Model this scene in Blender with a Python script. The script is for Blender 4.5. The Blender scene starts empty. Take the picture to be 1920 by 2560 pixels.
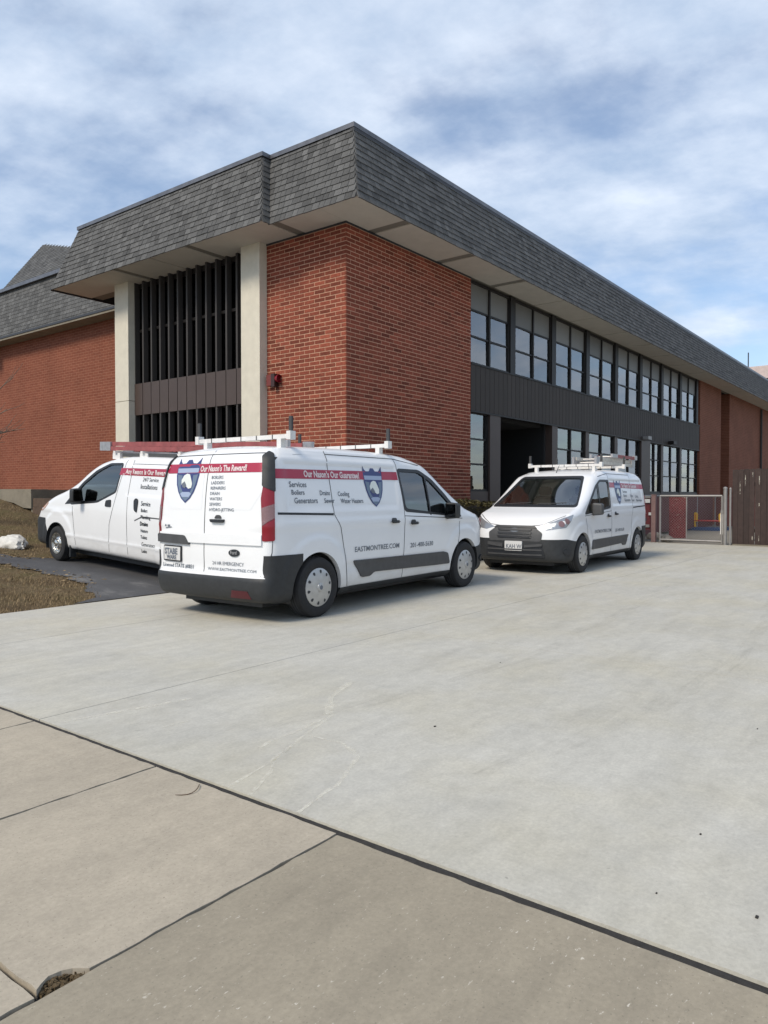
import bpy, bmesh, math, random
import numpy as np
from mathutils import Vector, Matrix
from mathutils.geometry import delaunay_2d_cdt
random.seed(7); rng = np.random.default_rng(7)
R = math.radians
SC = bpy.context.scene
COL = SC.collection

# ------------------------------------------------------------------ camera, sky, sun, exposure
cam_d = bpy.data.cameras.new("camera"); cam = bpy.data.objects.new("camera", cam_d); COL.objects.link(cam)
cam.location = (0, 0, 1.35); cam.rotation_euler = (R(88.7), 0, 0)
cam_d.sensor_fit = 'VERTICAL'; cam_d.sensor_height = 36; cam_d.lens = 36 * 1850 / 2560
cam_d.clip_end = 3000
SC.camera = cam
SC.view_settings.view_transform = 'Standard'; SC.view_settings.look = 'None'
SC.view_settings.gamma = 1; SC.view_settings.use_curve_mapping = False
SC.view_settings.exposure = 0.40
SUN_DIR = Vector((-0.50, -0.52, 0.69)).normalized()
SUN_EL = math.asin(SUN_DIR.z); SUN_ROT = math.atan2(SUN_DIR.x, SUN_DIR.y)

world = bpy.data.worlds.new("World"); SC.world = world; world.use_nodes = True
def build_sky():
    nt = world.node_tree; N = nt.nodes; L = nt.links; N.clear()
    out = N.new('ShaderNodeOutputWorld'); bg = N.new('ShaderNodeBackground'); bg.inputs[1].default_value = 0.12
    sky = N.new('ShaderNodeTexSky'); sky.sky_type = 'NISHITA'; sky.sun_disc = False
    sky.sun_elevation = SUN_EL; sky.sun_rotation = SUN_ROT; sky.air_density = 1.0; sky.dust_density = 0.6; sky.ozone_density = 2.6
    tc = N.new('ShaderNodeTexCoord'); sep = N.new('ShaderNodeSeparateXYZ'); L.new(tc.outputs['Generated'], sep.inputs[0])
    mx = N.new('ShaderNodeMath'); mx.operation = 'MAXIMUM'; mx.inputs[1].default_value = 0.0; L.new(sep.outputs[2], mx.inputs[0])
    ad = N.new('ShaderNodeMath'); ad.operation = 'ADD'; ad.inputs[1].default_value = 0.28; L.new(mx.outputs[0], ad.inputs[0])
    comb = N.new('ShaderNodeCombineXYZ')
    for i in (0, 1):
        d = N.new('ShaderNodeMath'); d.operation = 'DIVIDE'; L.new(sep.outputs[i], d.inputs[0]); L.new(ad.outputs[0], d.inputs[1]); L.new(d.outputs[0], comb.inputs[i])
    def noise(scale, det, rough, off, dist=0.0):
        mp = N.new('ShaderNodeMapping'); mp.inputs[1].default_value = off; mp.inputs[2].default_value = (0, 0, 0.6); mp.inputs[3].default_value = (0.9, 1.15, 1)
        L.new(comb.outputs[0], mp.inputs[0])
        n = N.new('ShaderNodeTexNoise'); n.inputs['Scale'].default_value = scale; n.inputs['Detail'].default_value = det
        n.inputs['Roughness'].default_value = rough; n.inputs['Distortion'].default_value = dist
        L.new(mp.outputs[0], n.inputs[0]); return n.outputs[0]
    a = noise(2.9, 8, 0.55, (3.1, 1.7, 0), 0.0); b = noise(1.1, 3, 0.5, (8.3, 2.2, 0))
    m = N.new('ShaderNodeMath'); m.operation = 'MULTIPLY_ADD'; m.inputs[1].default_value = 0.75; L.new(a, m.inputs[0])
    m2 = N.new('ShaderNodeMath'); m2.operation = 'MULTIPLY'; m2.inputs[1].default_value = 0.40; L.new(b, m2.inputs[0]); L.new(m2.outputs[0], m.inputs[2])
    ramp = N.new('ShaderNodeValToRGB'); ramp.color_ramp.interpolation = 'EASE'
    ramp.color_ramp.elements[0].position = 0.445; ramp.color_ramp.elements[0].color = (0.20, 0.20, 0.20, 1)
    ramp.color_ramp.elements[1].position = 0.665; ramp.color_ramp.elements[1].color = (0.90, 0.90, 0.90, 1)
    L.new(m.outputs[0], ramp.inputs[0])
    # cloud brightness varies between its thin and thick parts
    c2 = noise(4.5, 6, 0.6, (1.3, 5.7, 0))
    cr = N.new('ShaderNodeValToRGB'); cr.color_ramp.elements[0].position = 0.3; cr.color_ramp.elements[0].color = (3.1, 3.95, 5.25, 1)
    cr.color_ramp.elements[1].position = 0.72; cr.color_ramp.elements[1].color = (5.7, 6.25, 7.1, 1); L.new(c2, cr.inputs[0])
    mix = N.new('ShaderNodeMix'); mix.data_type = 'RGBA'
    L.new(ramp.outputs[0], mix.inputs[0]); L.new(sky.outputs[0], mix.inputs[6]); L.new(cr.outputs[0], mix.inputs[7])
    L.new(mix.outputs[2], bg.inputs[0]); L.new(bg.outputs[0], out.inputs[0])
build_sky()
sun_d = bpy.data.lights.new("sun", 'SUN'); sun_d.energy = 2.3; sun_d.angle = R(16); sun_d.color = (1.0, 0.90, 0.76)
sun = bpy.data.objects.new("sun", sun_d); COL.objects.link(sun); sun.location = (0, 0, 30)
sun.rotation_euler = SUN_DIR.to_track_quat('Z', 'Y').to_euler()

# ------------------------------------------------------------------ helpers
ANG = R(52.4); CORNER = Vector((-0.686, 13.5, 0))
FR = Matrix.Translation(CORNER) @ Matrix.Rotation(ANG, 4, 'Z')       # building frame: x along the long front, y along the short one
CAMB = FR.inverted() @ Vector((0, 0, 1.35))
def W(u, v, z=0): return FR @ Vector((u, v, z))
def ss(a, b, x):
    t = np.clip((x - a) / (b - a), 0, 1); return t * t * (3 - 2 * t)
def T(u, v):                                                          # height of the ground left of the drive
    h = 0.05 * max(v + 0.19, 0) + 0.15 * max(v - 6.5, 0)
    return min(h, 1.25)

class MB:
    def __init__(s): s.v = []; s.f = []; s.sh = []
    def add(s, vs, fs, shade=0.5):
        o = len(s.v); s.v += [tuple(p) for p in vs]; s.sh += [shade] * len(vs); s.f += [tuple(i + o for i in f) for f in fs]; return s
    def box(s, x0, x1, y0, y1, z0, z1, shade=0.5, mat=None):
        vs = [(x, y, z) for z in (z0, z1) for y in (y0, y1) for x in (x0, x1)]
        if mat is not None: vs = [mat @ Vector(p) for p in vs]
        return s.add(vs, [(0, 2, 3, 1), (4, 5, 7, 6), (0, 1, 5, 4), (2, 6, 7, 3), (0, 4, 6, 2), (1, 3, 7, 5)], shade)
    def prism(s, pts, h0, h1, axis='z', shade=0.5):
        n = len(pts); conv = {'z': lambda a, b, c: (a, b, c), 'y': lambda a, b, c: (a, c, b), 'x': lambda a, b, c: (c, a, b)}[axis]
        vs = [conv(a, b, h0) for a, b in pts] + [conv(a, b, h1) for a, b in pts]
        fs = [tuple(range(n))[::-1], tuple(range(n, 2 * n))] + [(i, (i + 1) % n, n + (i + 1) % n, n + i) for i in range(n)]
        return s.add(vs, fs, shade)
    def tube(s, pts, r, n=8, shade=0.5, caps=True):
        pts = [Vector(p) for p in pts]; rs = r if isinstance(r, (list, tuple)) else [r] * len(pts); o = []
        up = None
        for i, p in enumerate(pts):
            d = (pts[min(i + 1, len(pts) - 1)] - pts[max(i - 1, 0)]).normalized()
            if up is None: up = d.orthogonal().normalized()
            a = (up - d * up.dot(d)).normalized(); up = a; b = d.cross(a)
            o += [p + (a * math.cos(2 * math.pi * k / n) + b * math.sin(2 * math.pi * k / n)) * rs[i] for k in range(n)]
        fs = [(i * n + k, i * n + (k + 1) % n, (i + 1) * n + (k + 1) % n, (i + 1) * n + k) for i in range(len(pts) - 1) for k in range(n)]
        if caps: fs += [tuple(range(n))[::-1], tuple((len(pts) - 1) * n + k for k in range(n))]
        return s.add(o, fs, shade)
    def lathe(s, prof, n=40, axis='y', c=(0, 0, 0), shade=0.5):            # prof: list of (radius, height along axis)
        vs = []
        for r, h in prof:
            for k in range(n):
                a = 2 * math.pi * k / n; x, z = r * math.cos(a), r * math.sin(a)
                vs.append((c[0] + x, c[1] + h, c[2] + z) if axis == 'y' else (c[0] + x, c[1] + z, c[2] + h))
        fs = [(i * n + k, (i + 1) * n + k, (i + 1) * n + (k + 1) % n, i * n + (k + 1) % n) for i in range(len(prof) - 1) for k in range(n)]
        return s.add(vs, fs, shade)
    def mesh(s, name, m=None, smooth=None):
        me = bpy.data.meshes.new(name); me.from_pydata(s.v, [], s.f)
        a = me.attributes.new('shade', 'FLOAT', 'POINT'); a.data.foreach_set('value', s.sh)
        if m: me.materials.append(m)
        bm = bmesh.new(); bm.from_mesh(me); bmesh.ops.recalc_face_normals(bm, faces=bm.faces); bm.to_mesh(me); bm.free()
        if smooth is not None: smooth_mesh(me, smooth)
        me.update(); return me
    def build(s, name, m, parent=None, smooth=None, loc=None):
        return link(name, s.mesh(name, m, smooth), parent, loc)
def smooth_mesh(me, deg):
    me.shade_smooth() if hasattr(me, 'shade_smooth') else None
    try: me.set_sharp_from_angle(angle=R(deg))
    except Exception: pass
def link(name, data, parent=None, loc=None, mw=None):
    o = bpy.data.objects.new(name, data); COL.objects.link(o)
    if parent is not None: o.parent = parent
    if loc is not None: o.location = loc
    if mw is not None: o.matrix_world = mw
    return o
def tag(o, label=None, cat=None, group=None, kind=None):
    for k, v in (('label', label), ('category', cat), ('group', group), ('kind', kind)):
        if v: o[k] = v
    return o
def thing(name, label, cat, mw=None, group=None):
    o = bpy.data.objects.new(name, None); COL.objects.link(o)
    if mw is not None: o.matrix_world = mw
    return tag(o, label, cat, group)
def struct(name, mb, m, mw=FR):
    o = mb.build(name, m); o.matrix_world = mw; return tag(o, kind='structure')

# ------------------------------------------------------------------ materials
MATS = {}
class NT:
    def __init__(s, name):
        s.m = bpy.data.materials.new(name); s.m.use_nodes = True; s.t = s.m.node_tree; s.N = s.t.nodes; s.L = s.t.links
        s.b = s.N['Principled BSDF']; s.out = s.N['Material Output']; MATS[name] = s.m
        s.tc = s.N.new('ShaderNodeTexCoord')
    def inp(s, k, v):
        i = s.b.inputs.get(k)
        if i is not None: i.default_value = v
    def noise(s, scale, det=4, rough=0.55, stretch=(1, 1, 1), off=(0, 0, 0), rot=(0, 0, 0), src='Object', dist=0):
        mp = s.N.new('ShaderNodeMapping'); mp.inputs[1].default_value = off; mp.inputs[2].default_value = rot; mp.inputs[3].default_value = stretch
        s.L.new(s.tc.outputs[src], mp.inputs[0]); n = s.N.new('ShaderNodeTexNoise')
        n.inputs['Scale'].default_value = scale; n.inputs['Detail'].default_value = det; n.inputs['Roughness'].default_value = rough; n.inputs['Distortion'].default_value = dist
        s.L.new(mp.outputs[0], n.inputs[0]); return n.outputs[0]
    def ramp(s, fac, stops, ease='LINEAR'):
        r = s.N.new('ShaderNodeValToRGB'); e = r.color_ramp.elements; r.color_ramp.interpolation = ease
        while len(e) < len(stops): e.new(0.5)
        for i, (p, c) in enumerate(stops):
            e[i].position = p; e[i].color = (c, c, c, 1) if isinstance(c, (int, float)) else (*c, 1)
        s.L.new(fac, r.inputs[0]); return r.outputs[0]
    def mix(s, fac, a, b, mode='MIX'):
        n = s.N.new('ShaderNodeMix'); n.data_type = 'RGBA'; n.blend_type = mode
        for i, x in ((0, fac), (6, a), (7, b)):
            if isinstance(x, (int, float)): n.inputs[i].default_value = x if i == 0 else (x, x, x, 1)
            elif isinstance(x, tuple): n.inputs[i].default_value = (*x, 1)
            else: s.L.new(x, n.inputs[i])
        return n.outputs[2]
    def math(s, op, a, b=None):
        n = s.N.new('ShaderNodeMath'); n.operation = op
        for i, x in enumerate((a, b)):
            if x is None: continue
            if isinstance(x, (int, float)): n.inputs[i].default_value = x
            else: s.L.new(x, n.inputs[i])
        return n.outputs[0]
    def attr(s, name='shade'):
        n = s.N.new('ShaderNodeAttribute'); n.attribute_name = name; return n.outputs['Fac']
    def bump(s, h, strength=0.3, dist=0.01):
        n = s.N.new('ShaderNodeBump'); n.inputs['Strength'].default_value = strength; n.inputs['Distance'].default_value = dist
        s.L.new(h, n.inputs['Height']); s.L.new(n.outputs[0], s.b.inputs['Normal'])
    def color(s, c):
        if isinstance(c, tuple): s.b.inputs['Base Color'].default_value = (*c, 1)
        else: s.L.new(c, s.b.inputs['Base Color'])
    def rough(s, r):
        if isinstance(r, (int, float)): s.b.inputs['Roughness'].default_value = r
        else: s.L.new(r, s.b.inputs['Roughness'])
def simple(name, col, rough=0.6, metal=0.0, coat=0.0, nz=None, bump=None, shade=0.0, spec=0.5):
    t = NT(name); c = col
    if nz:
        sc, amt = nz; n = t.noise(sc, 6, 0.6)
        lo = tuple(x * (1 - amt) for x in col); hi = tuple(min(x * (1 + amt), 1) for x in col)
        c = t.ramp(n, [(0.25, lo), (0.75, hi)])
    if shade:
        f = t.math('ADD', t.math('MULTIPLY', t.attr(), shade * 2), 1 - shade)
        g = t.N.new('ShaderNodeCombineColor')
        for i in range(3): t.L.new(f, g.inputs[i])
        c = t.mix(1.0, c, g.outputs[0], 'MULTIPLY')
    t.color(c); t.rough(rough); t.inp('Metallic', metal); t.inp('Coat Weight', coat); t.inp('Coat Roughness', 0.06); t.inp('Specular IOR Level', spec)
    if bump: t.bump(t.noise(bump[0], 5, 0.6), bump[1], 0.01)
    return t.m

def glass_mat(name, tint, rough=0.01, ior=1.5, extra=0.0):
    t = NT(name); t.N.remove(t.b)
    tr = t.N.new('ShaderNodeBsdfTransparent'); tr.inputs[0].default_value = (*tint, 1)
    gl = t.N.new('ShaderNodeBsdfGlossy'); gl.inputs['Roughness'].default_value = rough; gl.inputs[0].default_value = (1, 1, 1, 1)
    fr = t.N.new('ShaderNodeFresnel'); fr.inputs[0].default_value = ior
    f = t.math('ADD', fr.outputs[0], extra)
    bp = t.N.new('ShaderNodeBump'); bp.inputs['Strength'].default_value = 0.02; bp.inputs['Distance'].default_value = 0.02
    t.L.new(t.noise(1.3, 2, 0.5), bp.inputs['Height']); t.L.new(bp.outputs[0], gl.inputs['Normal'])
    mx = t.N.new('ShaderNodeMixShader'); t.L.new(f, mx.inputs[0]); t.L.new(tr.outputs[0], mx.inputs[1]); t.L.new(gl.outputs[0], mx.inputs[2])
    t.L.new(mx.outputs[0], t.out.inputs[0]); return t.m

def concrete(name, base, streak=0.06, seed=0.0, speck=0.0, warm=None, scale=1.0, rot=0.0, sw_=0.5, grit_=0.25):
    t = NT(name); o = (seed, seed * 1.7, 0)
    big = t.noise(0.45 * scale, 4, 0.6, off=o); mid = t.noise(2.2 * scale, 6, 0.65, off=o, stretch=(0.5, 1.6, 1), rot=(0, 0, rot)); fine = t.noise(55, 6, 0.7, off=o)
    sw = t.noise(5.0, 7, 0.72, off=o, stretch=(0.35, 1.3, 1), rot=(0, 0, rot + 0.25), dist=0.6)
    c = t.ramp(big, [(0.3, tuple(x * (1 - streak * 1.2) for x in base)), (0.7, tuple(min(1, x * (1 + streak)) for x in base))])
    if warm: c = t.mix(t.ramp(t.noise(0.8, 4, 0.6, off=(seed + 4, 2, 0)), [(0.42, 0), (0.7, 0.55)]), c, warm)
    c = t.mix(1.0, c, t.ramp(mid, [(0.3, 0.90), (0.72, 1.06)]), 'MULTIPLY')
    c = t.mix(1.0, c, t.ramp(sw, [(0.33, 1 - .14 * sw_), (0.5, 1.0), (0.75, 1 + .06 * sw_)]), 'MULTIPLY')
    c = t.mix(1.0, c, t.ramp(fine, [(0.25, 0.86), (0.75, 1.12)]), 'MULTIPLY')
    c = t.mix(1.0, c, t.ramp(t.noise(11, 5, 0.7, off=(seed + 5, 2, 0)), [(0.28, 0.90), (0.72, 1.07)]), 'MULTIPLY')
    grit = t.noise(95, 2, 0.5, off=(seed + 1, 4, 0)); c = t.mix(t.ramp(grit, [(0.64, 0), (0.72, grit_)]), c, tuple(x * 0.45 for x in base))
    # dark blots and small pits
    blot = t.noise(1.7, 2, 0.5, off=(seed + 9, 1, 0)); c = t.mix(t.ramp(blot, [(0.68, 0), (0.78, 0.30)]), c, tuple(x * 0.55 for x in base))
    pit = t.noise(17, 2, 0.5, off=(seed, 3, 0)); c = t.mix(t.ramp(pit, [(0.76, 0), (0.80, 0.55)]), c, tuple(x * 0.4 for x in base))
    if speck:
        sp = t.noise(46, 4, 0.65, off=(seed + 2, 7, 0), stretch=(0.6, 1.4, 1)); ms = t.noise(1.6, 3, 0.6, off=(seed, 1, 0))
        f = t.math('MULTIPLY', t.ramp(sp, [(0.635, 0), (0.68, 1)]), t.ramp(ms, [(0.42, 0), (0.62, speck)]))
        c = t.mix(f, c, (0.62, 0.57, 0.48))
    t.color(c); t.rough(t.ramp(mid, [(0.2, 0.72), (0.8, 0.9)])); t.inp('Specular IOR Level', 0.3)
    h = t.math('ADD', t.math('MULTIPLY', fine, 0.6), t.math('MULTIPLY', sw, 0.5)); t.bump(h, 0.35, 0.004)
    return t.m

def brick_tex(name, axes, c1, c2, mortar, bw=0.26, bh=0.0774):
    t = NT(name); sp = t.N.new('ShaderNodeSeparateXYZ'); t.L.new(t.tc.outputs['Object'], sp.inputs[0]); cb = t.N.new('ShaderNodeCombineXYZ')
    t.L.new(sp.outputs[axes[0]], cb.inputs[0]); t.L.new(sp.outputs[axes[1]], cb.inputs[1])
    b = t.N.new('ShaderNodeTexBrick'); t.L.new(cb.outputs[0], b.inputs[0])
    b.inputs['Scale'].default_value = 1; b.inputs['Brick Width'].default_value = bw; b.inputs['Row Height'].default_value = bh
    b.inputs['Mortar Size'].default_value = 0.006; b.inputs['Mortar Smooth'].default_value = 0.2; b.inputs['Bias'].default_value = -0.2
    b.inputs['Color1'].default_value = (*c1, 1); b.inputs['Color2'].default_value = (*c2, 1); b.inputs['Mortar'].default_value = (*mortar, 1)
    c = t.mix(1.0, b.outputs[0], t.ramp(t.noise(0.7, 4, 0.6), [(0.3, 0.85), (0.7, 1.1)]), 'MULTIPLY')
    c = t.mix(1.0, c, t.ramp(t.noise(25, 4, 0.6), [(0.3, 0.85), (0.7, 1.12)]), 'MULTIPLY')
    t.color(c); t.rough(0.85); t.inp('Specular IOR Level', 0.2)
    inv = t.math('SUBTRACT', 1.0, b.outputs['Fac']); t.bump(inv, 0.6, 0.01)
    return t.m

def van_paint():
    t = NT('white_paint')
    sp = t.N.new('ShaderNodeSeparateXYZ'); t.L.new(t.tc.outputs['Object'], sp.inputs[0])
    low = t.math('MULTIPLY', t.math('SUBTRACT', 0.62, sp.outputs[2]), 1.6)
    d = t.math('MULTIPLY', t.ramp(t.math('ADD', low, t.math('MULTIPLY', t.noise(6, 6, 0.7, stretch=(0.6, 1, 1.5)), 0.7)), [(0.45, 0), (1.1, 0.5)]), 1.0)
    c = t.mix(d, (0.80, 0.81, 0.82), (0.42, 0.39, 0.34))
    c = t.mix(1.0, c, t.ramp(t.noise(2.0, 5, 0.65), [(0.3, 0.96), (0.7, 1.0)]), 'MULTIPLY')
    t.color(c); t.rough(t.math('ADD', t.math('MULTIPLY', d, 0.5), 0.33)); t.inp('Coat Weight', 0.55); t.inp('Coat Roughness', 0.07); t.inp('Specular IOR Level', 0.4)
    return t.m

M_white = van_paint()
M_decalred = simple('red_vinyl', (0.36, 0.012, 0.045), 0.4, coat=0.3)
M_declett = simple('white_vinyl', (0.72, 0.60, 0.60), 0.4)
M_black = simple('black_vinyl', (0.016, 0.018, 0.022), 0.45)
M_ink = simple('grey_vinyl', (0.13, 0.15, 0.18), 0.45)
M_plastic = simple('dark_plastic', (0.023, 0.025, 0.027), 0.55, nz=(18, 0.25), bump=(160, 0.12))
M_clad = simple('grey_plastic', (0.060, 0.061, 0.063), 0.5, nz=(10, 0.2))
M_seam = simple('seam_shadow_gap', (0.05, 0.052, 0.055), 0.8)
M_rubber = simple('tyre_rubber', (0.016, 0.016, 0.017), 0.8, nz=(25, 0.25), bump=(90, 0.2))
M_hub = simple('hubcap_silver', (0.50, 0.50, 0.49), 0.36, metal=0.55, nz=(14, 0.12))
M_chrome = simple('bright_steel', (0.62, 0.60, 0.55), 0.2, metal=0.95, nz=(30, 0.25), bump=(40, 0.25))
M_redlens = simple('red_lens', (0.22, 0.004, 0.014), 0.3, coat=0.25)
M_dimred = simple('dim_reflector', (0.075, 0.008, 0.014), 0.35)
M_clearlens = simple('clear_lens', (0.26, 0.15, 0.15), 0.25, metal=0.4, coat=0.4, bump=(60, 0.4))
M_lamp = simple('headlamp_glass', (0.34, 0.36, 0.38), 0.1, metal=0.5, coat=1.0, bump=(38, 0.5))
M_amber = simple('amber_lens', (0.50, 0.22, 0.08), 0.15, coat=1.0)
M_plate = simple('plate_white', (0.60, 0.60, 0.59), 0.4)
M_seat = simple('seat_cloth', (0.085, 0.085, 0.09), 0.9)
M_bulk = simple('bulkhead_grey', (0.66, 0.70, 0.68), 0.7)
M_rack = simple('rack_white', (0.70, 0.69, 0.67), 0.4, nz=(12, 0.12))
M_alu = simple('ladder_aluminium', (0.42, 0.41, 0.41), 0.42, metal=0.7, nz=(20, 0.2))
M_fibre = simple('red_fibreglass', (0.28, 0.075, 0.075), 0.55, nz=(8, 0.3))
M_fibrewhite = simple('pale_fibreglass', (0.52, 0.49, 0.43), 0.55, nz=(9, 0.25))
M_navy = simple('navy_vinyl', (0.035, 0.05, 0.17), 0.4)
M_steelblue = simple('pale_blue_vinyl', (0.33, 0.40, 0.55), 0.4)
M_midblue = simple('grey_blue_vinyl', (0.13, 0.18, 0.26), 0.4)
M_pale = simple('pale_vinyl', (0.70, 0.74, 0.70), 0.4)
M_autoglass = glass_mat('tinted_car_glass', (0.40, 0.46, 0.46), 0.01, 1.5, 0.09)
M_screen = glass_mat('windscreen_glass', (0.74, 0.82, 0.80), 0.01, 1.5, 0.20)
M_pane = glass_mat('window_glass', (0.82, 0.86, 0.88), 0.01, 1.52, 0.16)
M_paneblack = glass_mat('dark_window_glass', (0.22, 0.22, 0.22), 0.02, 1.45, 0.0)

M_mortar = simple('mortar', (0.56, 0.33, 0.225), 0.95, nz=(40, 0.18), bump=(150, 0.3), spec=0.2)
M_brick = simple('red_brick', (0.205, 0.053, 0.031), 0.85, nz=(22, 0.25), bump=(120, 0.35), shade=0.38, spec=0.25)
M_brickL = brick_tex('red_brick_courses', (1, 2), (0.215, 0.072, 0.042), (0.18, 0.055, 0.032), (0.33, 0.155, 0.10))
M_brickR = brick_tex('red_brick_courses_front', (0, 2), (0.23, 0.088, 0.052), (0.20, 0.072, 0.042), (0.32, 0.165, 0.11))
M_shingle = simple('slate_shingle', (0.098, 0.098, 0.096), 0.85, nz=(35, 0.25), bump=(140, 0.3), shade=0.36, spec=0.3)
M_roofcore = simple('roof_underlay', (0.03, 0.03, 0.032), 0.9)
M_flash = simple('edge_flashing', (0.16, 0.16, 0.17), 0.4, metal=0.6, nz=(6, 0.3))
M_flashdark = simple('edge_flashing_dark', (0.03, 0.03, 0.034), 0.5)
M_soffit = simple('soffit_paint', (0.53, 0.495, 0.43), 0.8, nz=(3, 0.07))
M_soffjoint = simple('soffit_vent', (0.20, 0.185, 0.155), 0.8)
M_cream = simple('cream_concrete', (0.60, 0.56, 0.46), 0.8, nz=(5, 0.08), bump=(60, 0.15))
M_frame = simple('bronze_frame', (0.014, 0.012, 0.011), 0.5, spec=.35)
M_fin = simple('bronze_fin', (0.050, 0.045, 0.042), 0.6, spec=.3)
M_spandrel = simple('brown_spandrel', (0.060, 0.040, 0.032), 0.5, nz=(3, 0.08))
M_panel = simple('charcoal_panel', (0.044, 0.035, 0.029), 0.65, nz=(3, 0.08), shade=0.10, spec=.35)
M_transom = simple('transom_panel', (0.165, 0.160, 0.145), 0.45, nz=(2, 0.08), shade=0.25)
M_blind = simple('window_blind', (0.80, 0.82, 0.82), 0.8, nz=(1.2, 0.14), shade=0.38)
M_curtain = simple('beige_curtain', (0.27, 0.255, 0.20), 0.9, nz=(3, 0.2), shade=0.35)
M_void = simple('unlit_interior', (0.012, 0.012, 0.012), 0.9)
M_door = simple('dark_red_door', (0.035, 0.012, 0.010), 0.5)
M_board = simple('brown_board', (0.036, 0.022, 0.019), 0.75, nz=(9, 0.3), bump=(40, 0.3), shade=0.3)
M_galv = simple('galvanised_steel', (0.30, 0.29, 0.28), 0.5, metal=0.4, nz=(10, 0.15))
M_maroon = simple('maroon_screen', (0.135, 0.050, 0.045), 0.85, nz=(6, 0.12))
M_redwood = simple('faded_red_paint', (0.115, 0.020, 0.024), 0.7, nz=(14, 0.35))
M_post = simple('weathered_red_post', (0.21, 0.13, 0.12), 0.8, nz=(8, 0.2))
M_yellow = simple('yellow_plastic', (0.72, 0.42, 0.04), 0.45)
M_orange = simple('orange_print', (0.62, 0.08, 0.03), 0.5)
M_redtube = simple('red_tube_paint', (0.40, 0.04, 0.04), 0.4)
M_bell = simple('dark_red_enamel', (0.16, 0.03, 0.025), 0.5)
M_bluemat = simple('blue_mat', (0.025, 0.06, 0.15), 0.7)
M_drive = concrete('drive_concrete', (0.50, 0.482, 0.425), 0.04, 1.0, warm=(0.48, 0.44, 0.33))
M_drive2 = concrete('drive_concrete_worn', (0.50, 0.482, 0.425), 0.04, 1.0, warm=(0.48, 0.44, 0.33))
M_slabtan = concrete('paving_tan', (0.430, 0.376, 0.292), 0.06, 2.0, speck=0.45, rot=0.6, sw_=.4, grit_=.6)
M_slabgrey = concrete('paving_grey', (0.330, 0.288, 0.216), 0.06, 8.0, speck=0.9, rot=-0.4, sw_=.4, grit_=.5)
M_yard = concrete('yard_concrete', (0.24, 0.215, 0.175), 0.10, 3.0)
M_joint = simple('joint_filler', (0.030, 0.028, 0.026), 0.95, nz=(30, 0.4), bump=(60, 0.8))
M_scuff = None
M_rock = simple('chalky_stone', (0.62, 0.60, 0.55), 0.9, nz=(14, 0.22), bump=(22, 0.8))
M_rubble = simple('grey_rubble', (0.24, 0.22, 0.19), 0.9, nz=(12, 0.3), bump=(25, 0.7))
M_ledge = simple('weathered_concrete', (0.21, 0.185, 0.14), 0.9, nz=(4, 0.2), bump=(30, 0.3))
M_timber = simple('dark_timber', (0.10, 0.066, 0.044), 0.85, nz=(9, 0.3), bump=(30, 0.4))
M_bark = simple('grey_bark', (0.17, 0.13, 0.10), 0.9, nz=(20, 0.3), bump=(40, 0.5))
M_hedge = simple('hedge_leaf', (0.060, 0.050, 0.014), 0.7, shade=0.6)
M_hedgein = simple('hedge_dark_core', (0.014, 0.012, 0.006), 0.9)
M_straw = simple('dry_grass_blade', (0.23, 0.165, 0.088), 0.9, shade=0.6)

def earth():
    t = NT('dormant_lawn')
    a = t.noise(0.9, 6, 0.65); b = t.noise(14, 6, 0.7); c3 = t.noise(70, 4, 0.7)
    c = t.ramp(a, [(0.32, (0.105, 0.074, 0.045)), (0.52, (0.165, 0.122, 0.070)), (0.7, (0.14, 0.122, 0.056))])
    c = t.mix(1.0, c, t.ramp(b, [(0.25, 0.55), (0.75, 1.35)]), 'MULTIPLY'); c = t.mix(1.0, c, t.ramp(c3, [(0.25, 0.65), (0.75, 1.3)]), 'MULTIPLY')
    t.color(c); t.rough(0.95); t.inp('Specular IOR Level', 0.1); t.bump(t.math('ADD', b, t.math('MULTIPLY', c3, 0.6)), 0.9, 0.03); return t.m
M_earth = earth()
def asphalt():
    t = NT('worn_asphalt'); a = t.noise(1.6, 6, 0.7, stretch=(1, 0.5, 1)); f = t.noise(120, 4, 0.7)
    c = t.ramp(a, [(0.3, (0.050, 0.050, 0.054)), (0.55, (0.075, 0.075, 0.078)), (0.75, (0.21, 0.205, 0.195))])
    c = t.mix(1.0, c, t.ramp(f, [(0.25, 0.6), (0.75, 1.45)]), 'MULTIPLY'); t.color(c); t.rough(0.85); t.bump(f, 0.6, 0.006); return t.m
M_asph = asphalt()
def scuff():
    t = NT('pale_scuff'); n = t.noise(16, 5, 0.7); tr = t.N.new('ShaderNodeBsdfTransparent'); mx = t.N.new('ShaderNodeMixShader')
    t.color((0.80, 0.77, 0.66)); t.rough(0.9)
    t.L.new(t.ramp(n, [(0.38, 0.0), (0.64, 0.62)]), mx.inputs[0]); t.L.new(tr.outputs[0], mx.inputs[1]); t.L.new(t.b.outputs[0], mx.inputs[2]); t.L.new(mx.outputs[0], t.out.inputs[0]); return t.m
M_scuff = scuff()
def tyremark():
    t = NT('tyre_mark'); n = t.noise(5, 6, 0.75, stretch=(.25, 2.2, 1)); tr = t.N.new('ShaderNodeBsdfTransparent'); mx = t.N.new('ShaderNodeMixShader')
    t.color((0.20, 0.18, 0.14)); t.rough(0.9)
    t.L.new(t.ramp(n, [(0.45, 0.0), (0.8, 0.16)]), mx.inputs[0]); t.L.new(tr.outputs[0], mx.inputs[1]); t.L.new(t.b.outputs[0], mx.inputs[2]); t.L.new(mx.outputs[0], t.out.inputs[0]); return t.m
M_tyremark = tyremark()

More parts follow.
